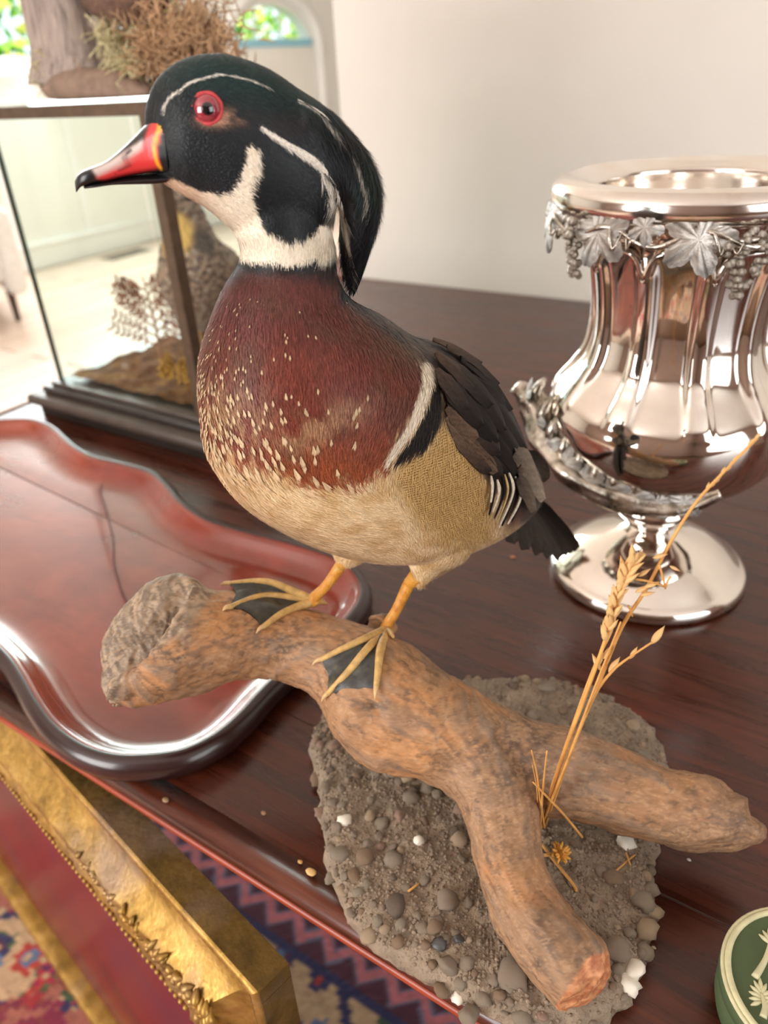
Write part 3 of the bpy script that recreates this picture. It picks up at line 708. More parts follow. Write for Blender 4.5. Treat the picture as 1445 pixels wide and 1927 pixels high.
# ------------------------------------------------------------------ duck
def vplane(P, deg):
    a = math.radians(deg); return P, -math.cos(a)*R0-math.sin(a)*F0, math.sin(a)*R0-math.cos(a)*F0
feet = (onz(728, 1195, .132)+onz(597, 1130, .128))/2
BP = vplane(feet, 35.0)
def bhit(x, y): return onplane(BP[0], BP[2], x, y)
neckpt = bhit(545, 440); HP = vplane(neckpt, 12.0)
def hhit(x, y): return onplane(HP[0], HP[2], x, y)
def plane_loft(pl, hit, A, B, hw, n=56, sub=8, off=0.0, pw=1.0):
    A = catmull([onplane(pl[0]+pl[2]*off, pl[2], *p) for p in A], sub); B = catmull([onplane(pl[0]+pl[2]*off, pl[2], *p) for p in B], sub); hw = catmull(np.array(hw), sub)[:, 0]
    c = (A+B)/2; u = (B-A)/2; th = np.linspace(0, 2*math.pi, n, endpoint=False)
    ct = np.sign(np.cos(th))*np.abs(np.cos(th))**pw; st_ = np.sign(np.sin(th))*np.abs(np.sin(th))**pw
    return rings_to_mesh(c[:, None]+u[:, None]*ct[None, :, None]+pl[2]*hw[:, None, None]*st_[None, :, None])
bA = [[613.6, 443.5], [614.0, 495.2], [636.9, 552.2], [702.3, 587.8], [761.5, 627.0], [834.6, 648.4], [894.3, 700.3], [936.4, 777.0], [966.7, 852.3], [994.0, 887.4], [1012.0, 925.0]]
bB = [[461.2, 456.7], [464.0, 496.7], [440.0, 542.1], [414.2, 617.6], [393.2, 702.6], [392.5, 796.5], [411.1, 889.5], [488.8, 976.6], [639.9, 1040.5], [789.5, 1039.0], [930.0, 985.0]]
bW = [0.022, 0.024, 0.031, 0.043, 0.053, 0.058, 0.06, 0.058, 0.05, 0.034, 0.014]
hA = [[271.5, 216.0], [288, 160], [325.1, 121.2], [375.5, 102.2], [430.1, 102.2], [499.8, 126.4], [559.8, 165.3], [615.1, 202.8], [650.3, 239.5]]
hB = [[281.8, 302.8], [302.2, 340.0], [343.6, 366.7], [386.3, 390.4], [426.5, 423.7], [469.3, 452.4], [528.4, 472.8], [584.0, 469.9], [624.4, 418.9]]
hW = [.0055, .0115, .0195, .022, .023, .0235, .022, .018, .011]
cA = [(560, 166), (615, 203), (655, 243), (692, 290), (712, 335), (716, 375), (712, 415), (700, 455), (684, 500), (668, 540)]
cB = [(560, 330), (600, 350), (630, 372), (640, 395), (640, 415), (640, 440), (640, 465), (642, 492), (648, 522), (657, 552)]
cW = [.020, .017, .0145, .013, .012, .0115, .0105, .009, .006, .0025]
thigh_l = [((742, 985), (880, 985)), ((758, 1030), (868, 1022)), ((772, 1062), (848, 1052)), ((778, 1086), (812, 1084)), ((779, 1098), (797, 1098))]
parts = [plane_loft(BP, bhit, bA, bB, bW), plane_loft(HP, hhit, hA, hB, hW), plane_loft(HP, hhit, cA, cB, cW),
         plane_loft(BP, bhit, [t[0] for t in thigh_l], [t[1] for t in thigh_l], [.026, .022, .013, .006, .004], off=.020),
         plane_loft(BP, bhit, [(610, 1000), (625, 1030), (634, 1052), (640, 1064)], [(690, 1010), (680, 1035), (668, 1052), (658, 1064)], [.02, .015, .009, .004], off=-.018)]
parts.append(plane_loft(HP, hhit, [(600, 330), (615, 400), (628, 465), (630, 520)], [(436, 400), (440, 434), (452, 472), (447, 515)], [.021, .022, .0235, .027]))
duck_me = remesh(parts, .00095, 30)
dV = me_verts(duck_me); dN = me_normals(duck_me); duck_bvh = bvh_of(duck_me)
print('duck verts', len(dV))
HEADZ = neckpt[2]-.022
def template(P):
    """photo coordinates of the marking that a point of the plumage carries; the right side mirrors the left side"""
    s = (P-BP[0])@BP[2]; m = (s < 0) & (P[:, 2] < HEADZ)
    Q = P.copy(); Q[m] -= 2*s[m, None]*BP[2]
    return proj(Q)[:, :2]
THROAT = [(290, 338), (318, 332), (340, 343), (370, 358), (405, 365), (432, 362), (448, 338), (460, 305), (464, 280), (472, 272), (482, 275), (489, 292), (487, 320), (473, 350), (469, 372), (480, 396), (490, 424), (503, 437), (545, 453), (575, 448), (600, 426), (616, 405), (626, 398), (632, 430), (626, 462), (600, 482), (560, 495), (500, 494), (460, 490), (430, 486), (430, 430), (400, 410), (330, 380), (285, 350)]
WBAR = [(786, 676), (800, 676), (811, 688), (814, 708), (808, 742), (795, 780), (775, 815), (755, 845), (735, 868), (726, 864), (745, 830), (768, 792), (784, 752), (792, 712)]
BBAR = [(812, 690), (822, 705), (832, 745), (830, 790), (815, 822), (795, 848), (768, 862), (736, 872), (758, 846), (781, 812), (798, 777), (810, 740), (816, 708)]
CHEST = [(440, 480), (640, 480), (660, 560), (760, 620), (815, 690), (790, 770), (735, 868), (700, 892), (640, 912), (600, 922), (560, 905), (520, 890), (480, 876), (440, 868), (400, 845), (355, 800), (325, 700), (350, 600)]
FLANK = [(828, 780), (870, 825), (905, 880), (925, 950), (915, 1005), (875, 1030), (830, 1010), (790, 975), (760, 930), (740, 895), (770, 862), (812, 830)]
MANTLE = [(640, 470), (700, 540), (800, 600), (1100, 700), (1100, 960), (985, 980), (930, 915), (905, 880), (870, 830), (828, 775), (824, 700), (790, 676), (740, 640), (690, 600), (650, 570)]
def plumage(P, jit=True):
    Q = template(P); n = len(P)
    if jit:
        Q = Q+np.stack([fbm(P, 330, 2, 51)-.5, fbm(P, 330, 2, 52)-.5], 1)*9
    nz = fbm(P, 140, 3, 53); nf = fbm(P, 600, 2, 54)
    T = lambda c: np.tile(lin(*c), (n, 1))
    belly = mixc(T((236, 208, 164)), lin(214, 178, 126), sstep(.4, .7, nz)); belly = mixc(belly, lin(200, 160, 110), sstep(560, 380, Q[:, 0])*sstep(1000, 850, Q[:, 1])*.6)
    C_ = belly
    # flank: golden ground (the fine bars are in the material)
    C_ = mixc(C_, lin(200, 164, 104), sstep(30, -20, sdpoly(Q, FLANK)))
    # chestnut breast
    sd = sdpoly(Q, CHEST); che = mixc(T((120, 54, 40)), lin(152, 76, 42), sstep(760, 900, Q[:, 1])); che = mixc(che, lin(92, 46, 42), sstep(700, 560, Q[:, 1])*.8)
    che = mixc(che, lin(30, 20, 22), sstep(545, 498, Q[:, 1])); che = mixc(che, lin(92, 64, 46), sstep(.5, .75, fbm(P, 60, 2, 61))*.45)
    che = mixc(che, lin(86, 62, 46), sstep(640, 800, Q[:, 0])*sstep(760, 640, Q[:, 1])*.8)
    dist = sstep(440, 380, Q[:, 0])*.0
    frayed = (nf-.5)*50+(nz-.5)*40
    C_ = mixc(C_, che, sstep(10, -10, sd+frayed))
    # pale grey-brown scuffed patch on the breast
    pt = np.exp(-(((Q[:, 0]-600)/85)**2+((Q[:, 1]-790-(600-Q[:, 0])*.35)/34)**2)); C_ = mixc(C_, lin(176, 134, 100), np.clip(pt*1.1*sstep(.35, .65, nz), 0, .75))
    # mottled cream toward the lower left of the breast
    mot = sstep(560, 400, Q[:, 0]+.0*Q[:, 1])*sstep(640, 880, Q[:, 1]); mm = sstep(.46, .60, fbm(P*np.array([1, 1, .45]), 230, 2, 63)); C_ = mixc(C_, lin(212, 172, 124), mot*mm*.85)
    # mantle and rump
    C_ = mixc(C_, mixc(T((62, 46, 38)), lin(92, 70, 54), sstep(.45, .7, nz)), sstep(8, -10, sdpoly(Q, MANTLE)))
    C_ = mixc(C_, lin(86, 40, 34), np.exp(-(((Q[:, 0]-965)/22)**2+((Q[:, 1]-965)/26)**2)))
    sel = Q[:, 1] > 560
    C_ = mixc(C_, lin(236, 222, 200), sstep(2.5, -2.5, sdpoly(Q, WBAR))*sel); C_ = mixc(C_, lin(24, 18, 18), sstep(2.5, -2.5, sdpoly(Q, BBAR)+(nf-.5)*14*sstep(820, 860, Q[:, 1]))*sel)
    # ---- head
    hm = sstep(520, 490, Q[:, 1])
    hd_ = mixc(T((15, 22, 26)), lin(18, 48, 46), sstep(230, 130, Q[:, 1]+(Q[:, 0]-430)*-.25)); hd_ = mixc(hd_, lin(26, 24, 30), sstep(590, 680, Q[:, 0])); hd_ = mixc(hd_, lin(24, 52, 44), sstep(640, 690, Q[:, 0])*sstep(420, 330, Q[:, 1])*.6)
    hd_ = mixc(hd_, lin(36, 28, 30), np.exp(-(((Q[:, 0]-540)/60)**2+((Q[:, 1]-230)/25)**2))*.8)
    crest = sstep(633, 640, Q[:, 0])*sstep(590, 560, Q[:, 1])*(P[:, 2] > HEADZ-.03); nk = (proj(P)[:, 0] > 634) & (((P-HP[0])@-HP[1]) > .016)
    hm = np.maximum(hm, np.where(nk & (Q[:, 1] < 565), crest, 0))
    C_ = mixc(C_, hd_, hm)
    headz = P[:, 2] > HEADZ-.012
    th_ = sstep(3, -3, sdpoly(Q, THROAT)+(nf-.5)*10)*headz; C_ = mixc(C_, mixc(T((244, 230, 208)), lin(226, 196, 166), sstep(430, 330, Q[:, 0])), th_)
    for line, w0, w1, a in (([(306, 212), (316, 190), (350, 160), (385, 146), (412, 140), (440, 143), (470, 150), (503, 161)], 1.9, .5, 1), ([(488, 238), (515, 254), (545, 274), (585, 298), (612, 322), (630, 360), (643, 405), (651, 450), (657, 500), (657, 530)], 2.95, 1.6, 1), ([(558, 188), (590, 204), (615, 222), (632, 246)], .8, .9, .7), ([(660, 280), (678, 310), (690, 345), (695, 385)], 1.4, .8, .85), ([(668, 290), (688, 330), (700, 372)], .6, .5, .6), ([(606, 312), (628, 348), (640, 390)], 2.6, 1.6, 1)):
        d, s = dline(Q, line); ww = w0+(w1-w0)*s+3.6*np.sin(math.pi*np.clip(s*1.25, 0, 1))*(w0 > 2.9); C_ = mixc(C_, lin(236, 228, 214), sstep(1.6, -1.0, d-ww)*a*(P[:, 2] > HEADZ-.05))
    # bare brownish skin under the eye
    e = np.exp(-(((Q[:, 0]-400)/26)**2+((Q[:, 1]-226)/11)**2))+.8*np.exp(-(((Q[:, 0]-437)/24)**2+((Q[:, 1]-218)/12)**2)); C_ = mixc(C_, lin(176, 132, 108), np.clip(e*sstep(.3, .6, nz)*1.4, 0, .9)*headz)
    return C_, Q
FLOW = np.array([(280, 210, .3, -1), (310, 140, .7, -.7), (400, 100, 1, 0), (480, 118, 1, .35), (560, 165, 1, .65), (640, 235, .8, .9), (700, 320, .3, 1), (712, 400, -.1, 1), (690, 470, -.35, 1), (660, 540, -.2, 1), (330, 290, .9, .3), (400, 300, 1, .25), (350, 355, 1, .5), (420, 400, .8, .8), (470, 310, .5, .8), (460, 470, .1, 1), (540, 330, .9, .6), (560, 420, .3, 1), (600, 470, .1, 1), (540, 490, 0, 1), (540, 540, 0, 1), (430, 560, -.2, 1), (380, 700, -.05, 1), (390, 830, .15, 1), (440, 930, .6, 1), (520, 700, .05, 1), (500, 850, .2, 1), (600, 850, .1, 1), (650, 600, .35, 1), (700, 700, .1, 1), (720, 820, -.25, 1), (760, 700, .1, 1), (790, 740, -.35, 1), (760, 840, -.5, .9), (600, 960, .8, .5), (700, 980, .9, .35), (560, 1000, 1, .5), (800, 900, .3, .9), (870, 880, .5, .9), (880, 980, .6, .8), (800, 1020, .4, .9), (820, 1070, -.2, 1), (940, 960, .5, .9), (760, 620, .8, .6), (850, 680, .8, .8), (950, 800, .5, 1)], float)
def flow(Q):
    d2 = ((Q[:, None, :]-FLOW[None, :, :2])**2).sum(-1)+60; wt_ = 1/d2**1.5; wt_ /= wt_.sum(1, keepdims=True)
    return wt_@FLOW[:, 2:]
def flow3(P, Nn, Q):
    f = flow(Q); d = f[:, :1]*RTV-f[:, 1:]*UPV
    s = (P-BP[0])@BP[2]; m = (s < 0) & (P[:, 2] < HEADZ); d[m] -= 2*(d[m]@BP[2])[:, None]*BP[2]
    d -= (d*Nn).sum(1)[:, None]*Nn; return d/(np.linalg.norm(d, axis=1)[:, None]+1e-9)
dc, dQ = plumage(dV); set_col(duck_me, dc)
fm = sstep(14, -14, sdpoly(dQ, FLANK)); at = duck_me.attributes.new('flank', 'FLOAT', 'POINT'); at.data.foreach_set('value', fm.astype(np.float32))
k = N('plumage'); col = k.attr(); fa = k.n('ShaderNodeAttribute'); fa.attribute_name = 'flank'
wv = k.n('ShaderNodeTexWave'); wv.bands_direction = 'Z'; wv.inputs['Scale'].default_value = 210; wv.inputs['Distortion'].default_value = 7; wv.inputs['Detail'].default_value = 1.5; wv.inputs['Detail Scale'].default_value = .55
k.l(k.coords(), wv.inputs['Vector'])
bars = k.ramp(wv.outputs['Fac'], [(.40, (0, 0, 0)), (.62, (1, 1, 1))]); mth = k.n('ShaderNodeMath', operation='MULTIPLY'); k.l(bars, mth.inputs[0]); k.l(fa.outputs['Fac'], mth.inputs[1])
mt2 = k.n('ShaderNodeMath', operation='MULTIPLY'); k.l(mth.outputs[0], mt2.inputs[0]); mt2.inputs[1].default_value = .78
k.set(k.mix(col, lin(112, 78, 40), mt2.outputs[0]), .58, spec=.35, Sheen_Weight=.12); k.bump(k.noise(k.coords(), 900, 3), .25, .0008); M_DUCK = k.m
k = N('feather_barb'); k.set(k.attr(), .5, spec=.35, Sheen_Weight=.1); M_BARB = k.m
dk = empty('wood_duck', feet); tag(dk, 'mounted drake wood duck with green crest, red bill and chestnut breast', 'duck')
shift_me(duck_me, dk); from_me('body', duck_me, M_DUCK, dk)

# barbs: fine strands lying along the plumage
def barbs():
    me = duck_me; nf = len(me.polygons); vi = np.empty(nf*4, np.int32)
    lt = np.empty(nf, np.int32); me.polygons.foreach_get('loop_total', lt); tot = lt.sum(); li = np.empty(tot, np.int32); me.loops.foreach_get('vertex_index', li)
    st = np.empty(nf, np.int32); me.polygons.foreach_get('loop_start', st)
    a, b, c = li[st], li[st+1], li[st+2]
    cen = (dV[a]+dV[c])/2; ar = np.linalg.norm(np.cross(dV[b]-dV[a], dV[c]-dV[a]), axis=1)
    Qc = proj(cen); vis = ((cen-CAM)*dN[a]).sum(1) < .004
    wgt = ar*np.where(cen[:, 2] > HEADZ, 2.0, 1.0)*np.where(vis, 1, .35)
    T = template(cen); wgt *= 1-.72*sstep(10, -12, sdpoly(T, FLANK)); wgt *= np.where(sdpoly(T, MANTLE) < -12, .6, 1)
    n = 125000; idx = RNG.choice(nf, n, p=wgt/wgt.sum())
    P = cen[idx]+(dV[b[idx]]-dV[a[idx]])*RNG.uniform(-.5, .5, (n, 1))+(dV[c[idx]]-dV[b[idx]])*RNG.uniform(-.5, .5, (n, 1)); Nn = dN[a[idx]]
    Cc, Q = plumage(P, False); d = flow3(P, Nn, Q)
    # keep clear of the eye and the bill root
    keep = (np.hypot(Q[:, 0]-391, Q[:, 1]-205) > 27); P, Nn, Cc, Q, d = P[keep], Nn[keep], Cc[keep], Q[keep], d[keep]; n = len(P)
    side = np.cross(Nn, d); ang = RNG.normal(0, .14, n)[:, None]; d = d*np.cos(ang)+side*np.sin(ang); side = np.cross(Nn, d)
    head = P[:, 2] > HEADZ; crest = (Q[:, 0] > 600) & head
    Ln = np.where(head, .0036, .0062)*RNG.uniform(.6, 1.25, n); Ln = np.where(crest, .010*RNG.uniform(.6, 1.2, n), Ln); dark = Cc.sum(1) < .12
    face = head & (Q[:, 0] < 470) & (Q[:, 1] < 360); Ln = np.where(face, .0024*RNG.uniform(.6, 1.2, n), Ln)
    Wd = np.where(head, .00024, .00032)*RNG.uniform(.7, 1.4, n)
    lift = np.where(head, .00022, .00045)*RNG.uniform(.2, 1.2, n); b0 = P-Nn*.0001; m0 = P+d*(Ln*.5)[:, None]+Nn*(lift*1.0)[:, None]; t0 = P+d*Ln[:, None]+Nn*(lift*.9)[:, None]
    s = side*Wd[:, None]/2
    V = np.stack([b0-s, b0+s, m0-s*1.0, m0+s*1.0, t0], 1).reshape(-1, 3)
    cj = RNG.uniform(.60, 1.28, n); lightc = Cc.sum(1) > .8; cj = np.where(lightc, 1+(cj-1)*.55, cj)[:, None]; Cc = np.clip(Cc*cj, 0, 1); Cv = np.repeat(Cc, 5, 0); Cv[4::5] = np.clip(Cv[4::5]*1.15, 0, 1)
    i = np.arange(n)[:, None]*5; F1 = np.concatenate([np.c_[i, i+1, i+3], np.c_[i, i+3, i+2], np.c_[i+2, i+3, i+4]])
    # cream arrowhead flecks of the breast
    fV = []; fC = []; fF = []; o = len(V)
    r = np.random.default_rng(3)
    for q in range(1700):
        x = 374+r.random()**1.8*330; y = r.uniform(560, 935)
        den = np.interp(y, [560, 680, 800, 880, 935], [.12, .38, .75, .95, .8])*np.interp(x, [374, 430, 520, 640, 704], [1, .62, .20, .07, .03])
        if r.random() > den: continue
        h, nn = cast(duck_bvh, x, y)
        if h is None: continue
        tq = template(h[None])[0]
        if sdpoly(tq[None], CHEST)[0] > 30: continue
        dd = flow3(h[None], nn[None], tq[None])[0]; sd = np.cross(nn, dd); size = np.interp(y, [560, 680, 800, 930], [.0012, .0023, .0044, .0080])*r.uniform(.7, 1.2)
        for kx in np.linspace(-1, 1, 5):
            dv = dd+sd*kx*.20; dv /= np.linalg.norm(dv); p = h+nn*.0006+sd*kx*.0001; ln = size*(1-.25*abs(kx))*r.uniform(.8, 1.1); ss = sd*size*.055
            fV += [p-ss*.3, p+ss*.3, p+dv*ln*.7-ss+nn*.0003, p+dv*ln*.7+ss+nn*.0003, p+dv*ln+nn*.0002]; c_ = lin(218, 186, 146)*r.uniform(.6, 1.0); fC += [c_]*5; fF += [(o, o+1, o+3), (o, o+3, o+2), (o+2, o+3, o+4)]; o += 5
    V = np.concatenate([V, np.array(fV)]); Cv = np.concatenate([Cv, np.array(fC)]); Fc = F1.tolist()+fF
    me2 = bpy.data.meshes.new('barbs'); V = V-parent_world(dk); me2.from_pydata(V.tolist(), [], Fc); me2.update(); set_col(me2, Cv)
    o_ = from_me('plumage_barbs', me2, M_BARB, dk); o_['kind'] = 'stuff'
barbs_pending = True

# bill
def bill():
    up = [((306, 207), (318, 327)), ((288, 222), (300, 325)), ((272, 236), (280, 325)), ((250, 259), (256, 328)), ((225, 283), (230, 333)), ((200, 302), (205, 339)), ((178, 312), (182, 343)), ((160, 319), (164, 347)), ((148, 327), (152, 352)), ((141, 340), (144, 362))]
    hw = [.0150, .0132, .0112, .0093, .0084, .0080, .0080, .0070, .0048, .0016]
    V, Fc = plane_loft(HP, hhit, [a for a, b in up], [b for a, b in up], hw, 40, 8, pw=.62)
    Q = proj(V)[:, :2]; n = len(V); T = lambda c: np.tile(lin(*c), (n, 1))
    C_ = T((24, 22, 24)); nz = fbm(V, 300, 3, 71)
    C_ = mixc(C_, mixc(T((206, 184, 176)), lin(120, 96, 92), sstep(.5, .7, nz)*.6), sstep(4, -6, sdpoly(Q, [(170, 318), (205, 303), (240, 280), (268, 262), (278, 290), (230, 322), (185, 336)])))
    C_ = mixc(C_, lin(206, 52, 52), sstep(7, -5, sdpoly(Q, [(304, 216), (290, 226), (281, 238), (272, 268), (262, 288), (228, 312), (182, 334), (196, 338), (240, 328), (270, 322), (300, 314), (320, 310)])))
    d, s = dline(Q, [(304, 210), (301, 240), (292, 262), (289, 285), (296, 308), (303, 318)]); C_ = mixc(C_, lin(222, 164, 36), sstep(2.5, -2, d-np.interp(s, [0, .25, 1], [7, 4, 2]))); xl = np.interp(Q[:, 1], [205, 214, 240, 262, 285, 308, 322], [312, 311, 306, 297, 293, 299, 306]); C_ = mixc(C_, lin(15, 22, 25), sstep(-1, 3, Q[:, 0]-xl-2))
    d, s = dline(Q, [(214, 331), (222, 322), (245, 312), (252, 302), (268, 290)]); C_ = mixc(C_, lin(70, 40, 40), sstep(1.2, 0, d)*.7)
    d, s = dline(Q, [(238, 288), (246, 281)]); C_ = mixc(C_, lin(20, 14, 14), sstep(3.2, 1, d))
    C_ = mixc(C_, lin(20, 18, 20), sstep(178, 166, Q[:, 0]))
    o = add('upper_bill', V, Fc, None, dk); set_col(o.data, C_); k = N('horn'); k.set(k.attr(), .32, spec=.5); k.bump(k.noise(k.coords(), 500, 3), .12, .0005); o.data.materials.append(k.m)
    lo = [((322, 322), (312, 342)), ((290, 326), (290, 345)), ((250, 330), (252, 346)), ((210, 337), (212, 347)), ((176, 343), (178, 352)), ((158, 348), (160, 355))]
    V, Fc = plane_loft(HP, hhit, [a for a, b in lo], [b for a, b in lo], [.0105, .0095, .0086, .0080, .0070, .003], 28, 6)
    add('lower_bill', V, Fc, plain('horn_black', (26, 22, 24), .35), dk)
bill()
# eye
eh, en = cast(duck_bvh, 389, 203)
en = en*.55-FWD*.45*np.array([1, 1, .5]); en /= np.linalg.norm(en)
def orient(V, n):
    q = Vector(n).to_track_quat('Z', 'Y').to_matrix(); return np.asarray(V)@np.array(q).T
sv, sf = icos(4); ER = .0060; ec = eh-en*ER*.55
k = N('eye_iris'); v = k.coords(); k.set(lin(150, 42, 58), .05, coat=1.0, spec=.8); M_IRIS = k.m
add('eyeball', sv*ER+ec, sf, M_IRIS, dk)
pu = ec+(en*.97+(RTV*.10-UPV*.22)); pn = en+RTV*.12-UPV*.16; pn /= np.linalg.norm(pn)
th = np.linspace(0, 2*math.pi, 32, endpoint=False); rings = []
for a in np.linspace(.03, .40, 6): rings.append(orient(np.stack([ER*1.02*math.sin(a)*np.cos(th), ER*1.02*math.sin(a)*np.sin(th), np.full(32, ER*1.02*math.cos(a))], 1), pn)+ec)
add('pupil', *rings_to_mesh(np.array(rings)), plain('pupil_black', (10, 10, 14), .04, 0, .05, 60, 0, coat=1.0), dk)
tor = []
for a in np.linspace(0, 2*math.pi, 72, endpoint=False):
    cp = np.array([math.cos(a), math.sin(a), 0]); rr = .00085+.0001*math.sin(a*7)
    tor.append([cp*(ER*.93+rr*math.cos(b))+np.array([0, 0, rr*math.sin(b)+ER*.42]) for b in np.linspace(0, 2*math.pi, 10, endpoint=False)])
T_ = np.array(tor); T_ = np.concatenate([T_, T_[:1]]); V, Fc = rings_to_mesh(T_, False); add('eye_ring', orient(V, en)+ec, Fc, plain('eyelid_red', (190, 66, 68), .6, 0, .2, 400, .3), dk)

# legs and webbed feet
M_LEG = None
k = N('leg_skin'); v = k.coords(); f = k.noise(v, 120, 4); vo = k.n('ShaderNodeTexVoronoi'); vo.inputs['Scale'].default_value = 700; k.l(v, vo.inputs['Vector'])
k.set(k.ramp(f, [(.3, lin(172, 104, 34)), (.5, lin(214, 146, 52)), (.7, lin(196, 156, 84))]), .5); k.bump(vo.outputs['Distance'], .35, .0008); M_LEG = k.m
M_TOE = plain('toe_skin', (196, 158, 96), .5, 0, .25, 200, .3)
k = N('web_skin'); v = k.coords(); f = k.noise(v, 160, 4); k.set(k.ramp(f, [(.3, lin(34, 34, 34)), (.6, lin(62, 60, 54)), (.8, lin(92, 86, 66))]), .42); k.bump(f, .3, .001); M_WEB = k.m
M_CLAW = plain('claw', (206, 170, 120), .4)
def leg(top, knee, ankle, toes, hind, lat):
    t3 = onplane(BP[0]+BP[2]*lat, BP[2], *top)
    def onwood(x, y, fallback=None):
        h, n_ = cast(wood_bvh, x, y)
        if h is None: return fallback
        return h+n_*.0016
    ank = onwood(*ankle); ank = ank if ank is not None else onz(*ankle, .13)
    dt = (t3-CAM)@FWD; da = (ank-CAM)@FWD; kn = ondep(*knee, dt*.45+da*.55)
    root = add('leg', *tube([t3, (t3+kn)/2, kn, kn*.45+ank*.55, ank+np.array([0, 0, .003]), ank], [.0048, .0044, .0038, .0032, .0036, .0044], 14, 5), M_LEG, dk)
    tl = []
    for path in toes:
        P = [ank]
        for (x, y) in path:
            h = onwood(x, y); 
            if h is None: h = ondep(x, y, (P[-1]-CAM)@FWD*.999)
            P.append(h)
        P = np.array(P); tl.append(catmull(P, 6))
        add('toe', *tube(P, np.r_[.0034, np.linspace(.0026, .0016, len(P)-1)], 10, 6), M_TOE, root)
        dr_ = P[-1]-P[-2]; dr_ /= np.linalg.norm(dr_); add('claw', *tube([P[-1]-dr_*.001, P[-1]+dr_*.003+np.array([0, 0, .0006]), P[-1]+dr_*.006-np.array([0, 0, .001])], [.0016, .0012, .0003], 8, 3), M_CLAW, root)
    hd = onwood(*hind); hd = hd if hd is not None else ank+np.array([.004, .006, -.004])
    add('hind_toe', *tube([ank, (ank+hd)/2+np.array([0, 0, .001]), hd], [.003, .0022, .001], 8, 4), M_TOE, root)
    for a, b in zip(tl[:-1], tl[1:]):
        m = 24; ia = np.linspace(0, 1, m); A = np.stack([np.interp(ia, np.linspace(0, 1, len(a)), a[:, j]) for j in range(3)], 1); B = np.stack([np.interp(ia, np.linspace(0, 1, len(b)), b[:, j]) for j in range(3)], 1)
        V = []; ks = 9
        for i in range(m):
            for j in range(ks):
                u = j/(ks-1); back = 1-.08*math.sin(math.pi*u)*ia[i]; ii = i*back; i0 = int(ii); fr = ii-i0; i1 = min(i0+1, m-1)
                p = (A[i0]*(1-fr)+A[i1]*fr)*(1-u)+(B[i0]*(1-fr)+B[i1]*fr)*u
                V.append(p+np.array([0, 0, .0004-.0012*math.sin(math.pi*u)*ia[i]+.0008*math.sin(j*2.2+i*.3)*ia[i]]))
        for v_ in V:
            h = wood_bvh.find_nearest(Vector(v_)); dv = np.array(v_)-np.array(h[0])
            if dv@np.array(h[1]) < .0008 and np.linalg.norm(dv) < .012: v_[:] = np.array(h[0])+np.array(h[1])*.0008
        V2 = [p-np.array([0, 0, .0007]) for p in V]; q = len(V)
        Fc = [(i*ks+j, i*ks+j+1, (i+1)*ks+j+1, (i+1)*ks+j) for i in range(m-1) for j in range(ks-1)]; Fc += [tuple(z+q for z in reversed(f_)) for f_ in Fc]
        add('web', V+V2, Fc, M_WEB, root)
leg((784, 1084), (768, 1102), (726, 1190), [[(690, 1205), (650, 1222), (606, 1242)], [(692, 1225), (655, 1268), (620, 1306)], [(716, 1225), (712, 1262), (709, 1292)]], (738, 1203), .020)
leg((652, 1052), (640, 1066), (592, 1132), [[(550, 1112), (500, 1094), (432, 1098)], [(545, 1124), (490, 1126), (430, 1146)], [(560, 1146), (525, 1160), (492, 1182)]], (603, 1148), -.016)

# wing, tail and flank feathers
k = N('vane'); col = k.attr(); uvn = k.coords((1, 1, 1)); g = k.noise(uvn, 700, 3)
k.set(k.mix(col, k.ramp(g, [(.35, (.72, .72, .72)), (.65, (1.15, 1.15, 1.15))]), .8, 'MULTIPLY'), .62, spec=.18); k.bump(g, .15, .0006); M_VANE = k.m
def p3(x, y, lift, lat=.006):
    h, n_ = cast(duck_bvh, x, y)
    if h is None: return onplane(BP[0]+BP[2]*lat, BP[2], x, y), BP[2]*.7+np.array([0, 0, .7])
    return h+n_*lift, n_
def feather(name, path, wpx, lift, c0, c1, parent, lat=.006, edge=None, tipround=.25, rib=True, pts3=None, rise=.0006):
    if pts3 is None:
        pn = [p3(x, y, lift+rise*i, lat) for i, (x, y) in enumerate(path)]
        P = np.array([a for a, b in pn]); Nn = np.array([b for a, b in pn])
    else: P, Nn = pts3
    P = catmull(P, 7); Nn = catmull(Nn, 7); Nn /= np.linalg.norm(Nn, axis=1)[:, None]
    m = len(P); t = np.gradient(P, axis=0); t /= np.linalg.norm(t, axis=1)[:, None]; sd = np.cross(Nn, t); sd /= np.linalg.norm(sd, axis=1)[:, None]; nn = np.cross(t, sd)
    dep = ((P-CAM)@FWD).mean(); W = wpx*dep/F/2; s = np.linspace(0, 1, m)
    prof_ = np.minimum(1, .35+2.2*s)*np.where(s > 1-tipround, np.sqrt(np.clip(1-((s-(1-tipround))/tipround)**2, 0.0, 1)), 1); prof_[-1] = .08
    V = []; C_ = []; K = 9
    for i in range(m):
        for j in range(K):
            u = (j/(K-1)-.5)*2; jag = 1+(.05*math.sin(i*5.1+j)+.04*math.sin(i*11.7))*(abs(u) > .9)
            V.append(P[i]+sd[i]*u*W*prof_[i]*jag-nn[i]*(.18*W*u*u)+nn[i]*(.0004 if abs(u) < .05 and rib else 0))
            c = lin(*c0)*(1-s[i])+lin(*c1)*s[i]
            if edge is not None and (abs(u) > .72 or s[i] > .93): c = lin(*edge)
            C_.append(c*(.8+.4*((i*7+j*13) % 5)/5)*(1.25 if abs(u) < .05 and rib else 1))
    V2 = [v_-nn[i//K]*.0005 for i, v_ in enumerate(V)]; q = len(V)
    Fc = [(i*K+j, i*K+j+1, (i+1)*K+j+1, (i+1)*K+j) for i in range(m-1) for j in range(K-1)]; Fc += [tuple(z+q for z in reversed(f_)) for f_ in Fc]
    o = add(name, V+V2, Fc, M_VANE, parent); set_col(o.data, np.array(C_+C_)); return o
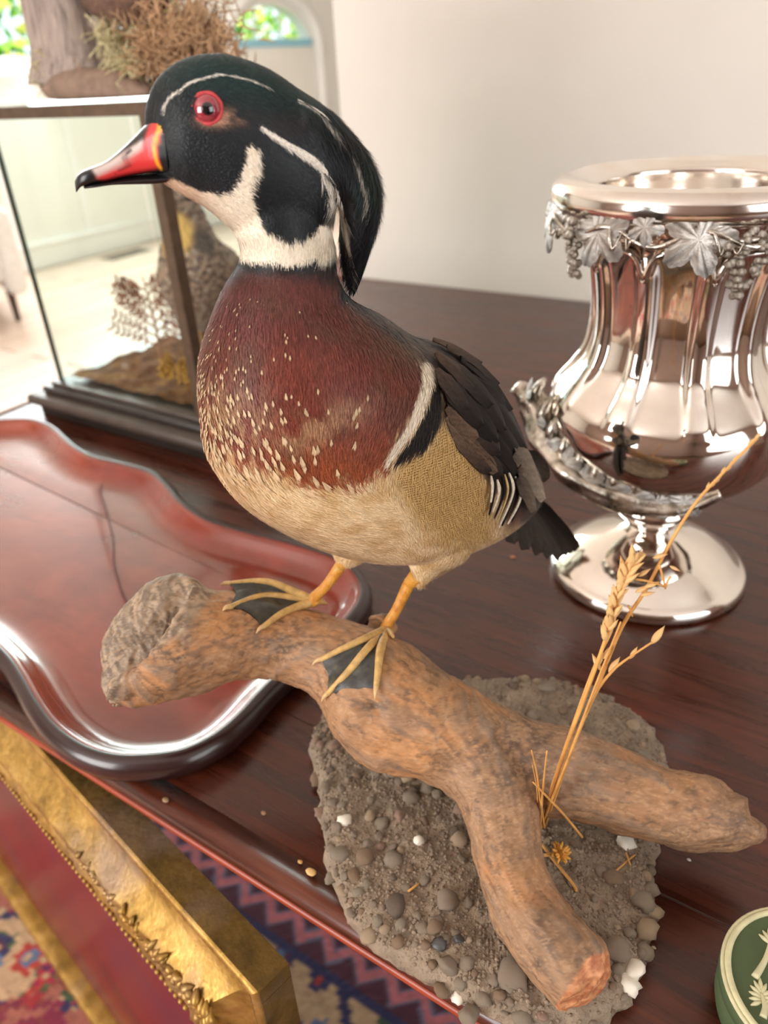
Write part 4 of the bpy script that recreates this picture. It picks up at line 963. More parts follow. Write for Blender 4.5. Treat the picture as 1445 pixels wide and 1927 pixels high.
wing = empty('wing', (0, 0, 0)); wing.parent = dk
DK, DK2, BR, BR2 = (25, 21, 20), (36, 30, 28), (74, 57, 45), (100, 80, 64)
# long flight feathers first, coverts above them
for pth, w_, lf, c0, c1 in ([[(880, 800), (930, 850), (975, 900)], 34, .002, DK2, DK], [[(880, 770), (945, 830), (995, 905)], 36, .003, DK2, DK], [[(885, 735), (950, 800), (1000, 890)], 36, .004, DK, DK], [[(880, 710), (945, 765), (998, 860)], 34, .0045, DK, DK], [[(860, 800), (905, 850), (940, 898)], 32, .0025, BR, DK], [[(845, 800), (885, 850), (918, 884)], 30, .0025, BR2, DK2]):
    feather('flight_feather', pth, w_*1.2, lf*.6, c0, c1, wing)
rows = [([(915, 800), (950, 850), (985, 900)], 40, .006, DK, DK2), ([(900, 765), (945, 820), (980, 880)], 42, .007, DK, DK), ([(890, 725), (940, 780), (978, 845)], 42, .0075, DK2, DK), ([(870, 835), (900, 855), (928, 886)], 28, .0045, BR, BR2), ([(850, 800), (885, 835), (912, 862)], 30, .0045, BR2, BR), ([(838, 782), (865, 808), (892, 838)], 28, .004, BR2, BR),
        ([(865, 775), (900, 810), (930, 850)], 38, .007, BR, DK2), ([(850, 745), (890, 785), (925, 830)], 40, .0085, DK, DK), ([(850, 710), (900, 750), (938, 810)], 42, .009, DK, DK2), ([(860, 680), (910, 715), (950, 775)], 42, .0085, DK2, DK), ([(835, 765), (862, 790), (890, 822)], 30, .006, BR, BR2),
        ([(825, 720), (858, 755), (895, 800)], 40, .0095, (46, 36, 32), DK), ([(830, 690), (870, 720), (912, 765)], 42, .010, (52, 42, 36), DK), ([(835, 662), (880, 685), (925, 730)], 40, .0095, (70, 56, 46), DK2), ([(815, 672), (845, 700), (880, 738)], 38, .0095, (78, 60, 48), (40, 33, 30)), ([(815, 700), (838, 732), (868, 770)], 34, .0095, (70, 54, 44), (34, 28, 26)), ([(810, 648), (850, 664), (895, 694)], 34, .009, (84, 66, 52), (56, 45, 38))]
for pth, w_, lf, c0, c1 in rows: feather('covert_feather', pth, w_*1.3, lf*.40, c0, c1, wing, tipround=.45)
# far side wing tip
tail = empty('tail', (0, 0, 0)); tail.parent = dk
tb0 = bhit(985, 930)
def tailf(name, tip, w_, lat, c0, c1, start=(975, 925), nz=.75, tr=.18):
    a = onplane(BP[0]+BP[2]*lat*.75, BP[2], *start); b = onplane(BP[0]+BP[2]*lat, BP[2], *tip); md = (a+b)/2+np.array([0, 0, .004]); nv = BP[2]*.55*np.sign(lat+1e-6)+np.array([0, 0, nz])
    feather(name, None, w_, 0, c0, c1, tail, tipround=tr, pts3=(np.array([a, md, b]), np.array([nv, nv, nv])))
for tip, w_, lat in (((1078, 1036), 44, -.004), ((1068, 1040), 46, -.012), ((1058, 1046), 46, .002), ((1040, 1044), 46, .010), ((1020, 1040), 44, .018), ((996, 1034), 42, .024), ((968, 1024), 40, .028), ((940, 1012), 34, .030)):
    tailf('tail_feather', tip, w_, lat, (38, 32, 29), (58, 49, 42))
for pth, w_, c0, c1 in ([[(955, 850), (990, 885), (1022, 922)], 52, (84, 72, 62), (150, 136, 118)], [[(965, 875), (992, 905), (1010, 936)], 46, (76, 64, 55), (158, 144, 126)], [[(962, 895), (980, 925), (992, 955)], 38, (58, 47, 41), (112, 98, 84)]):
    feather('tail_covert', pth, w_, .0045, c0, c1, tail, lat=.016, tipround=.5)
for tip, w_, lat, c0, c1, st in (((1024, 922), 62, .012, (70, 60, 52), (126, 114, 98), (972, 868)), ((1020, 905), 56, -.004, (60, 50, 44), (100, 88, 76), (965, 845)), ((1008, 935), 50, .020, (58, 48, 42), (112, 100, 86), (968, 880)), ((985, 965), 40, .024, (96, 44, 36), (84, 36, 32), (955, 930))):
    tailf('tail_covert', tip, w_, lat, c0, c1, st, tr=.4)
tailf('tail_covert', (925, 1006), 9, .032, (226, 206, 182), (236, 222, 200), (986, 962), tr=.3)
WH, BK = (226, 212, 190), (22, 18, 18)
for pth, w_, c, lf in ([[(955, 888), (962, 925), (938, 985)], 12, BK, .002], [[(950, 888), (956, 925), (930, 985)], 9, WH, .003], [[(962, 895), (970, 935), (946, 980)], 10, WH, .003], [[(968, 905), (974, 940), (955, 978)], 9, BK, .002], [[(944, 888), (948, 920), (926, 975)], 8, BK, .0035], [[(928, 900), (930, 925), (917, 958)], 9, WH, .003], [[(921, 895), (922, 925), (912, 965)], 8, BK, .0025], [[(915, 892), (916, 915), (912, 940)], 8, WH, .0035], [[(936, 892), (938, 925), (920, 970)], 7, BK, .0032], [[(940, 890), (944, 925), (924, 978)], 6, (206, 176, 120), .0036]):
    feather('flank_feather', pth, w_, lf, c, c, dk, rib=False, tipround=.6)
barbs()
for pth, w_ in (([(491, 239), (540, 271), (588, 299), (618, 332), (634, 372)], 10), ([(612, 322), (632, 362), (645, 410), (653, 460), (657, 520)], 9), ([(662, 282), (680, 312), (691, 346), (696, 384)], 5), ([(560, 188), (592, 205), (616, 224), (632, 246)], 4)):
    feather('white_plume', pth, w_, .0004, (236, 228, 214), (236, 228, 214), dk, rib=False, tipround=.5, rise=0)
# long loose plumes of the crest
cp = []
for (x0_, y0_, x1_, y1_, w_) in ((700, 380, 662, 556, 9), (690, 360, 655, 545, 8)):
    a = hhit(x0_, y0_)+HP[2]*.011; b = hhit(x1_, y1_)+HP[2]*.003; m_ = hhit((x0_+x1_)/2+3, (y0_+y1_)/2)+HP[2]*.0095
    feather('crest_plume', None, w_, 0, (20, 34, 34), (18, 18, 22), dk, tipround=.5, rib=False, pts3=(np.array([a, m_, b]), np.array([HP[2]]*3)))

# ------------------------------------------------------------------ silver urn
k = N('silver'); v = k.coords(); f = k.noise(v, 9, 4); g = k.noise(v, 60, 5)
k.set(k.ramp(f, [(.3, lin(236, 226, 216)), (.7, lin(244, 238, 230))]), k.ramp(g, [(.4, (.045,)*3), (.75, (.11,)*3)]), 1.0); M_SILV = k.m
k = N('silver_chased'); v = k.coords(); g = k.noise(v, 350, 4); h = k.noise(v, 90, 4)
k.set(k.ramp(h, [(.35, lin(120, 112, 100)), (.55, lin(206, 198, 186)), (.75, lin(232, 224, 212))]), .26, 1.0); k.bump(g, .45, .001); M_CHASE = k.m
k = N('silver_worn'); v = k.coords(); f = k.noise(v, 26, 5); k.set(k.ramp(f, [(.35, lin(242, 238, 234)), (.62, lin(236, 227, 218)), (.85, lin(208, 184, 162))]), .13, 1.0); M_WORN = k.m
def urn():
    ax = np.array([-.147, .619, 0.0]); root = empty('silver_urn', ax)
    tag(root, 'polished silver wine cooler urn with grapevine rim on a round foot', 'urn')
    foot = [(0, .001), (.080, .001), (.0855, .0015), (.0865, .004), (.0862, .009), (.0845, .0125), (.081, .0140), (.079, .0155), (.074, .020), (.065, .0275), (.053, .034), (.040, .0395), (.029, .0445), (.022, .049), (.019, .053)]
    V, Fc = lathe(foot, 96, None, ax); add('foot', V, Fc, M_SILV, root)
    stem = [(.019, .0525), (.0215, .0535), (.0225, .0555), (.0215, .0575), (.020, .059), (.024, .0605), (.031, .064), (.0345, .069), (.0345, .074), (.031, .0785), (.024, .0815), (.023, .083), (.027, .0845), (.036, .087), (.043, .0895), (.046, .0915), (.045, .0935), (.040, .0955)]
    V, Fc = lathe(stem, 96, None, ax); add('stem', V, Fc, M_SILV, root)
    pr = [(.040, .094), (.052, .098), (.066, .106), (.080, .117), (.090, .130), (.0955, .144), (.0975, .158), (.0965, .170), (.092, .180), (.084, .189), (.075, .198), (.068, .208), (.0640, .220), (.0622, .235), (.0625, .250), (.0640, .265), (.0665, .280), (.0705, .294), (.0765, .306), (.085, .315), (.093, .321)]
    pr = catmull(np.array(pr), 5)
    nl = 10
    def mod(r, z, th):
        w_ = float(sstep(np.array([.125, .18]), np.array([.175, .22]), np.array([z, z]))[1]); w_ = np.clip((z-.172)/.03, 0, 1)*np.clip((.300-z)/.014, 0, 1)
        a = (th*nl/(2*math.pi)+.22) % 1; ridge = 1/(1+np.exp((np.abs(a-.5)-.17)/.022)); groove = np.exp(-((np.abs(a-.5)-.25)/.055)**2)
        return r*(1+w_*(.10*ridge))+0*th
    V, Fc = lathe(pr, 360, mod, ax); add('body', V, Fc, M_SILV, root)
    # raised collar arcs where the flutes meet the neck
    for i in range(nl):
        a0 = 2*math.pi*(i+.28)/nl; a1 = 2*math.pi*(i+1.28)/nl; P = []
        for t in np.linspace(0, 1, 13):
            a = a0+(a1-a0)*t; z = .301-.020*abs(2*t-1)**5; r = .0735+.0035*(1-abs(2*t-1)**4); P.append(ax+np.array([r*math.cos(a), r*math.sin(a), z]))
        add('collar_moulding', *tube(P, [.0026]*13, 8, 2), M_SILV, root)
    rim = [(.093, .3205), (.0975, .3215), (.1015, .325), (.1035, .330), (.1030, .336), (.1000, .3405), (.0955, .3430), (.090, .3440), (.084, .3425), (.078, .3395), (.074, .3375), (.072, .3365), (.0705, .3375), (.069, .3365), (.0685, .332), (.068, .318), (.064, .305), (.060, .27), (.058, .22), (.060, .19), (.075, .165), (.078, .15), (.06, .12), (.03, .108), (0, .106)]
    V, Fc = lathe(catmull(np.array(rim), 3), 128, None, ax); add('rim', V, Fc, M_WORN, root)
    # vine, leaves and grapes around the rim
    def cyl(a, r, z): return ax+np.array([r*math.cos(a), r*math.sin(a), z])
    P = [cyl(2*math.pi*i/72, .1035+.0015*math.sin(i*1.3), .316+.005*math.sin(i*.9)) for i in range(73)]
    add('vine', *tube(P, [.0017+.0005*math.sin(i*2.3) for i in range(73)], 8, 2), M_CHASE, root)
    LC = []
    def leaf_mesh():
        V = []; Fc = []; nr, nt = 7, 120
        for i in range(nr+1):
            s = i/nr
            for j in range(nt):
                a = 2*math.pi*j/nt; lob = .50+.46*abs(math.cos(2.5*(a-math.pi/2)))**1.1+.06*abs(math.cos(12.5*a)); lob *= (1 if abs(a-3*math.pi/2) > .25 else .55)
                vein = abs(math.sin(2.5*(a-math.pi/2))); x = s*lob*math.cos(a); y = s*lob*math.sin(a); z = .16*(1-s*s)+.09*s*(vein-.5)+.03*math.sin(a*10)*s-.12*s**3
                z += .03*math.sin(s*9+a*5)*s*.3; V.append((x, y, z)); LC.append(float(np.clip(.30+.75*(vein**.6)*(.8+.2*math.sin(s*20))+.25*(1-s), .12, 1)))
        for i in range(nr):
            for j in range(nt): Fc.append((i*nt+j, i*nt+(j+1) % nt, (i+1)*nt+(j+1) % nt, (i+1)*nt+j))
        n = len(V); V += [(x, y, z-.07) for x, y, z in V]; Fc += [tuple(q+n for q in reversed(f_)) for f_ in Fc]
        return np.array(V)[:], Fc
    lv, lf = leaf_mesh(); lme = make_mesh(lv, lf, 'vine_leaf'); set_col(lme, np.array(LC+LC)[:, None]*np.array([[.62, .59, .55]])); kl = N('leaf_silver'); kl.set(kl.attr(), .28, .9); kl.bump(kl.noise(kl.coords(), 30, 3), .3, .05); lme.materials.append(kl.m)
    gv, gf = icos(2); gme = make_mesh(gv, gf, 'grape'); gme.materials.append(M_CHASE)
    base = np.array(root.location); nL = 10; off = math.radians(283)   # toward the camera
    def place(me, name, a, r, z, s, spin, parent, tilt=.0):
        o = bpy.data.objects.new(name, me); nrm = Vector((math.cos(a), math.sin(a), tilt)).normalized()
        q = nrm.to_track_quat('Z', 'Y').to_matrix() @ Matrix.Rotation(spin, 3, 'Z'); o.matrix_local = Matrix.Translation(Vector(cyl(a, r, z)-base)) @ q.to_4x4() @ Matrix.Diagonal((*s, 1)); link(o, parent); return o
    for i in range(nL):
        a = off-math.radians(34)+2*math.pi*i/nL
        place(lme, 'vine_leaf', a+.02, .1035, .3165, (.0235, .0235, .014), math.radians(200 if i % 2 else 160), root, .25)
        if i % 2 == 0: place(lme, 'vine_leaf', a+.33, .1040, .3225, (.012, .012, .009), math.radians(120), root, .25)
        else:
            c_ = empty('grape_cluster', cyl(a+.32, .104, .318)-base); c_.parent = root
            rr = np.random.default_rng(i)
            for q in range(42):
                t = rr.random()**1.2; wd = .016*(1-t)**.8+.0015; p = np.array([rr.uniform(-wd, wd), 0, .004-.044*t]); rad = np.array([math.cos(a+.32), math.sin(a+.32), 0]); tan = np.array([-rad[1], rad[0], 0])
                o = bpy.data.objects.new('grape', gme); s_ = rr.uniform(.0023, .0033); o.scale = (s_, s_, s_); o.location = Vector(tan*p[0]+np.array([0, 0, p[2]])+rad*(rr.uniform(-.001, .0045)-.012*t)); link(o, c_)
        # tendrils
        P = [cyl(a+.10+.02*q, .105+.003*math.sin(q), .314+.006*math.cos(q*1.4)) for q in range(9)]; add('tendril', *tube(P, np.linspace(.0013, .0006, 9), 6, 3), M_CHASE, root)
    # acanthus mounts with beads around the belly
    for sgn, a0 in ((1, math.radians(194)), (-1, math.radians(14))):
        path = [(0, .1245, .170, .007), (.05, .118, .168, .010), (.15, .108, .161, .012), (.35, .103, .148, .012), (.6, .099, .136, .012), (.9, .093, .125, .0115), (1.25, .088, .118, .011), (1.6, .084, .115, .010), (1.9, .085, .119, .007), (2.1, .090, .128, .003)]
        P = [cyl(a0+d, r, z) for d, r, z, w_ in path]; Vv, Fv = tube(P, [w_ for *_, w_ in path], 20, 8)
        nz = fbm(Vv, 110, 2, 81)-.5; cen = catmull(P, 8); Vv = Vv.reshape(len(cen), 20, 3); th = np.linspace(0, 2*math.pi, 20, endpoint=False); s_ = np.arange(len(cen))[:, None]
        amp = .95+.16*np.sin(4*th[None, :]+s_*.22)+.10*np.sin(9*th[None, :]-s_*.35)+.10*np.sin(s_*.55); Vv = cen[:, None]+(Vv-cen[:, None])*amp[..., None]*np.array([1, 1, .85]); add('acanthus_mount', Vv.reshape(-1, 3), Fv, M_CHASE, root)
        for j in range(9):
            d = .12+j*.21; z0 = np.interp(d, [p_[0] for p_ in path], [p_[2] for p_ in path]); r0_ = np.interp(d, [p_[0] for p_ in path], [p_[1] for p_ in path]); place(lme, 'acanthus_leaf', a0+d, r0_+.003, z0+.006, (.019, .017, .014), math.radians(150+60*(j % 2)), root, .1)
        for j in range(11):
            d = .16+j*.17; z0 = np.interp(d, [p_[0] for p_ in path], [p_[2] for p_ in path]); r0_ = np.interp(d, [p_[0] for p_ in path], [p_[1] for p_ in path])
            up_ = [cyl(a0+d+.02*q-.10*(q/6)**2, r0_-.001-.0012*q+.004*math.sin(q*.52), z0+.004+.0040*q) for q in range(7)]
            add('acanthus_leaf', *tube(up_, [.0035, .0045, .005, .0048, .004, .003, .0012], 10, 3), M_CHASE, root)
        for j in range(30):
            d = .03+j*.066; z0 = np.interp(d, [p_[0] for p_ in path], [p_[2] for p_ in path]); r0_ = np.interp(d, [p_[0] for p_ in path], [p_[1] for p_ in path]); w_ = np.interp(d, [p_[0] for p_ in path], [p_[3] for p_ in path])
            o = bpy.data.objects.new('bead', gme); s_ = .0021+.0007*math.sin(j*2.1); o.scale = (s_, s_, s_); o.location = Vector(cyl(a0+d, r0_-.003, z0-w_*.9)-base); link(o, root)
urn()

# ------------------------------------------------------------------ lacquer tray
def tray():
    px = [(-40, 792), (20, 786), (70, 787), (108, 802), (140, 832), (180, 855), (235, 868), (290, 884), (322, 910), (350, 942), (395, 972), (450, 990), (530, 1010), (610, 1033), (660, 1055), (690, 1088), (694, 1122), (672, 1160), (620, 1210), (560, 1255), (510, 1300), (465, 1350), (415, 1392), (350, 1424), (280, 1436), (205, 1436), (140, 1416), (85, 1376), (48, 1326), (22, 1278), (-8, 1235), (-60, 1190), (-130, 1150), (-220, 1090), (-290, 1020), (-300, 950), (-250, 880), (-170, 828), (-100, 800)]
    Z = .022; o2 = catmull([onz(x, y, Z)[:2] for x, y in px], 8, True)
    for _ in range(3): o2 = (np.roll(o2, 1, 0)+2*o2+np.roll(o2, -1, 0))/4
    n = len(o2); t = np.roll(o2, -1, 0)-np.roll(o2, 1, 0); t /= np.linalg.norm(t, axis=1)[:, None]; nin = np.stack([-t[:, 1], t[:, 0]], 1)
    cen = o2.mean(0)
    if ((cen-o2)*nin).sum() < 0: nin = -nin
    prof_ = [(.012, .0005), (.004, .0015), (.0005, .005), (-.001, .010), (-.0005, .0155), (.0015, .0195), (.0045, .0215), (.008, .0222), (.0115, .0212), (.0145, .0180), (.018, .0135), (.0225, .0095), (.029, .0068), (.037, .0054), (.046, .0050)]
    R = np.array([np.c_[o2+nin*d, np.full(n, z)] for d, z in prof_])
    V, Fc = rings_to_mesh(R, False); Fc.append(tuple(range(n-1, -1, -1))); Fc.append(tuple(len(V)-n+j for j in range(n)))
    c0 = np.array([*cen, 0]); root = empty('lacquer_tray', c0); tag(root, 'shaped red brown lacquer tray with a raised dark rim beside the duck', 'tray')
    k = N('red_lacquer'); v = k.coords(); f = k.noise(v, 5, 5, .6, .8); g = k.noise(k.coords((2, 9, 9)), 5, 5)
    c = k.ramp(f, [(.3, lin(104, 34, 20)), (.5, lin(132, 44, 26)), (.72, lin(158, 62, 32))]); k.set(k.mix(c, lin(84, 28, 18), k.ramp(g, [(.5, (0, 0, 0)), (.75, (.5, .5, .5))])), .20, coat=.8, Coat_Roughness=.06); M_L = k.m
    k2 = N('dark_lacquer'); k2.set(lin(44, 22, 20), .3, coat=.35, Coat_Roughness=.12); 
    body = add('tray_body', V, Fc, M_L, root)
    # dark outer wall and lip
    R2 = np.array([np.c_[o2+nin*d, np.full(n, z)] for d, z in [(.011, .0012), (.0033, .0022), (-.0007, .0055), (-.0022, .0102), (-.0017, .016), (.0006, .0205), (.0042, .0228), (.0072, .0231), (.0082, .0222)]])
    add('tray_lip', *rings_to_mesh(R2, False), k2.m, root)
    # hairline crack in the lacquer
    Pc = [onz(x, y, .0054) for x, y in ((232, 905), (190, 915), (200, 960), (212, 1010), (215, 1060), (228, 1110), (240, 1135))]
    add('hairline_crack', *tube(Pc, [.0009]*len(Pc), 5, 4), plain('crack_brown', (92, 34, 26), .6), root)
tray()

# ------------------------------------------------------------------ glass case with a mounted partridge
def glass_mat(tint=(.95, .985, .97), refl=.10):
    k = N('thin_glass'); k.t.nodes.remove(k.p); tr = k.n('ShaderNodeBsdfTransparent'); tr.inputs[0].default_value = (*tint, 1); gl = k.n('ShaderNodeBsdfGlossy'); gl.inputs['Roughness'].default_value = .02
    lw = k.n('ShaderNodeLayerWeight'); lw.inputs[0].default_value = .5; pw_ = k.n('ShaderNodeMath', operation='POWER'); k.l(lw.outputs['Facing'], pw_.inputs[0]); pw_.inputs[1].default_value = 4.0; fr = k.n('ShaderNodeMath', operation='MULTIPLY_ADD'); k.l(pw_.outputs[0], fr.inputs[0]); fr.inputs[1].default_value = .4; fr.inputs[2].default_value = .03; mx = k.n('ShaderNodeMixShader'); k.l(fr.outputs[0], mx.inputs[0]); k.l(tr.outputs[0], mx.inputs[1]); k.l(gl.outputs[0], mx.inputs[2]); k.l(mx.outputs[0], k.out.inputs[0]); return k.m
M_GLASS = glass_mat(); M_BRONZE = plain('bronze_came', (96, 78, 62), .45, .6, .2, 80); M_CGREEN = plain('glass_edge_green', (52, 66, 52), .3)
M_EBON = plain('ebonised_wood', (46, 38, 34), .36, 0, .2, 60); M_EBON2 = plain('ebonised_worn', (72, 60, 52), .4, 0, .25, 40)
CX0, CX1, CY0, CY1, CZ0, CZ1 = -1.006, -.713, .620, .840, .047, .402
def case():
    root = empty('glass_display_case', ((CX0+CX1)/2, (CY0+CY1)/2, 0)); tag(root, 'glass display case with bronze corner posts on a stepped black base', 'display case')
    e = .040
    add('plinth', *bbox(CX0-e+.012, CX1+e-.012, CY0-e+.012, CY1+e-.012, 0, .019, .002), M_EBON, root, False)
    add('lower_moulding', *bbox(CX0-e, CX1+e, CY0-e, CY1+e, .018, .033, .006, 4), M_EBON2, root)
    add('upper_moulding', *bbox(CX0-e*.55, CX1+e*.55, CY0-e*.55, CY1+e*.55, .033, .043, .004, 4), M_EBON, root)
    add('top_bead', *bbox(CX0-.012, CX1+.012, CY0-.012, CY1+.012, .043, .048, .002, 3), M_EBON2, root)
    k = N('mossy_ground'); v = k.coords(); f = k.noise(v, 26, 5); g = k.noise(v, 120, 5); c = k.ramp(f, [(.3, lin(86, 60, 42)), (.5, lin(134, 92, 60)), (.7, lin(168, 126, 70))]); k.set(c, .95); k.bump(g, 1, .004)
    nx, ny = 60, 44; X, Y = np.meshgrid(np.linspace(CX0+.008, CX1-.008, nx), np.linspace(CY0+.008, CY1-.008, ny)); P = np.stack([X.ravel(), Y.ravel(), 0*X.ravel()], 1); P[:, 2] = .0482+.004+(fbm(P, 22, 3, 90)-.4)*.009+(fbm(P, 120, 2, 91)-.5)*.006
    idx = np.arange(nx*ny).reshape(ny, nx); Fc = np.stack([idx[:-1, :-1], idx[:-1, 1:], idx[1:, 1:], idx[1:, :-1]], -1).reshape(-1, 4).tolist(); add('groundwork', P, Fc, k.m, root)
    pw = .008
    for x, y, w_, m in ((CX0, CY0, .0028, M_CGREEN), (CX1, CY0, pw, M_BRONZE), (CX1, CY1, pw*.8, M_BRONZE)):
        add('corner_post', *bbox(x-w_, x+w_, y-w_, y+w_, CZ0, CZ1, .001, 1), m, root, False)
    for x0_, x1_, y0_, y1_ in ((CX0+.003, CX1-.008, CY0-.005, CY0+.005), (CX0+.003, CX1-.008, CY1-.005, CY1+.005), (CX0-.003, CX0+.003, CY0+.003, CY1-.003), (CX1-.005, CX1+.005, CY0+.008, CY1-.008)):
        add('top_rail', *bbox(x0_, x1_, y0_, y1_, CZ1-.013, CZ1, .001, 1), M_BRONZE, root, False)
    t = .0013
    for b in ((CX0+.003, CX1-.008, CY0-t, CY0+t, CZ0, CZ1-.013), (CX0+.003, CX1-.008, CY1-t, CY1+t, CZ0, CZ1-.013), (CX0-t, CX0+t, CY0+.004, CY1-.004, CZ0, CZ1-.013), (CX1-t, CX1+t, CY0+.008, CY1-.008, CZ0, CZ1-.013), (CX0-.004, CX1+.006, CY0-.004, CY1+.004, CZ1+.0002, CZ1+.003)):
        add('pane', *box(*b), M_GLASS, root, False)
case()
CTOP = CZ1+.0032
# partridge
def partridge():
    O = np.array([-.790, .735, .060]); root = empty('mounted_partridge', O); tag(root, 'plump brown speckled partridge with buff throat inside the glass case', 'bird')
    q = np.array([.80, -.60, 0.0]); q /= np.linalg.norm(q)   # faces the room
    hd = np.array([.35, -.94, 0.]); hd /= np.linalg.norm(hd); sd = np.array([-hd[1], hd[0], 0])
    def P(f_, s_, z): return O+hd*f_+sd*s_+np.array([0, 0, z])
    st = [(-.075, .075, .012), (-.055, .085, .034), (-.025, .10, .050), (.005, .12, .056), (.025, .145, .052), (.032, .172, .040), (.032, .195, .029), (.035, .213, .025), (.040, .232, .022), (.044, .246, .012)]
    th = np.linspace(0, 2*math.pi, 32, endpoint=False); c = catmull([P(a, 0, b) for a, b, r in st], 6); r = catmull([x[2] for x in st], 6)[:, 0]; t = np.gradient(c, axis=0); t /= np.linalg.norm(t, axis=1)[:, None]; n2 = np.cross(sd, t)
    V, Fc = rings_to_mesh(c[:, None]+r[:, None, None]*(np.cos(th)[None, :, None]*sd+np.sin(th)[None, :, None]*n2[:, None]*1.05))
    bk = tube([P(.05, 0, .232), P(.066, 0, .229), P(.076, 0, .223)], [.008, .005, .001], 10, 4)
    me = remesh([(V, Fc)], .002, 8); vv = me_verts(me); nn = me_normals(me); vv2 = vv+nn*((fbm(vv, 200, 2, 95)-.5)*.004)[:, None]
    f1 = fbm(vv*np.array([1, 1, 2.2]), 130, 3, 96); C_ = mixc(np.tile(lin(160, 126, 106), (len(vv), 1)), lin(100, 76, 66), sstep(.45, .6, f1)); C_ = mixc(C_, lin(192, 168, 150), sstep(.58, .72, fbm(vv, 240, 2, 97))*.8)
    d = np.linalg.norm((vv-P(.062, -.004, .196))/np.array([1, 1, 1.1]), axis=1); C_ = mixc(C_, lin(222, 172, 92), sstep(.032, .018, d)); d = np.linalg.norm(vv-P(.05, .03, .185), axis=1); C_ = mixc(C_, lin(58, 46, 42), sstep(.022, .010, d)*.8)
    C_ = mixc(C_, lin(122, 84, 66), sstep(.15, .10, vv[:, 2]-O[2])*.5); set_col(me, C_); me.vertices.foreach_set('co', (vv2-O).astype(np.float32).ravel()); me.update()
    k = N('speckled_plumage'); k.set(k.attr(), .8, Sheen_Weight=.2); k.bump(k.noise(k.coords(), 400, 3), .5, .002); from_me('body', me, k.m, root)
    add('beak', *bk, plain('beak_brown', (92, 66, 48), .4), root)
    for s_ in (-1, 1):
        sv, sf = icos(2); add('eye', sv*.0045+P(.052, s_*.019, .236), sf, plain('eye_dark', (24, 16, 14), .1), root)
        add('leg', *tube([P(.0, s_*.022, .075), P(.004, s_*.022, .035), P(.008, s_*.022, -.002)], [.009, .0045, .004], 10, 3), plain('bird_leg', (150, 106, 70), .6), root)
        for a in (-.5, 0, .5): add('toe', *tube([P(.008, s_*.022, -.001), P(.008+.028*math.cos(a), s_*.022+.028*math.sin(a), -.003)], [.003, .0015], 6, 1), plain('bird_leg', (150, 106, 70), .6), root)
        w0 = [P(.012, s_*.052, .14), P(-.02, s_*.058, .115), P(-.055, s_*.036, .085), P(-.085, s_*.014, .07)]; Vw, Fw = tube(w0, [.010, .026, .018, .004], 16, 5); cw = np.array(w0).mean(0); Vw = cw+(Vw-cw)-sd*(((Vw-cw)@sd)[:, None])*.55
        o = add('wing', Vw, Fw, None, root); f = fbm(np.asarray(Vw), 220, 2, 98); set_col(o.data, mixc(np.tile(lin(112, 84, 64), (len(Vw), 1)), lin(176, 146, 116), sstep(.5, .65, f))); o.data.materials.append(k.m)
    for j in range(5): add('tail_feather', *tube([P(-.07, (j-2)*.006, .075), P(-.11, (j-2)*.014, .058)], [.008, .006], 8, 1), plain('tail_brown', (104, 74, 54), .8), root)
partridge()
# sprigs in the case
def sprig(base, h, n, col, label, seed, spread=.5):
    r = np.random.default_rng(seed); base = np.array(base); root = empty('dried_sprig', base); tag(root, label, 'dried plant', 'dried sprigs in the glass case')
    m = plain('sprig_%d' % seed, col, .8, 0, .25, 200)
    top = base+np.array([-.010, .005, h]); add('stem', *tube([base, (base+top)/2+np.array([.004, 0, 0]), top], [.0024, .0018, .0008], 6, 4), m, root)
    for i in range(n):
        t = .15+.8*i/n; a = base+(top-base)*t; d = np.array([(-1)**i*(.8+.2*r.random())*R0[0], (-1)**i*R0[1], .55]); d += r.normal(0, .15, 3); d /= np.linalg.norm(d); L = h*spread*(1-.55*t)
        P = [a, a+d*L*.5, a+d*L+np.array([0, 0, -L*.12])]; pts = [tube(P, [.0016, .0013, .0006], 5, 3)]
        for q in np.linspace(.25, 1, 7):
            for s_ in (-1, 1):
                c = a+d*L*q; e = d*.5+s_*np.cross(d, F0)*.8+r.normal(0, .2, 3); e /= np.linalg.norm(e); pts.append(tube([c, c+e*.006, c+e*.011], [.0014, .0019, .0006], 5, 1))
        add('frond', *join(*pts), m, root)
sprig((-.905, .725, .056), .125, 15, (160, 108, 84), 'russet dried sprig standing in the glass case left of the partridge', 21, .6)
sprig((-.835, .765, .056), .050, 7, (120, 128, 84), 'small olive moss sprig in the glass case beside the partridge', 22, .8)
sprig((-.815, .675, .054), .03, 6, (176, 130, 56), 'low mustard lichen tuft on the case floor near the corner post', 23, .9)

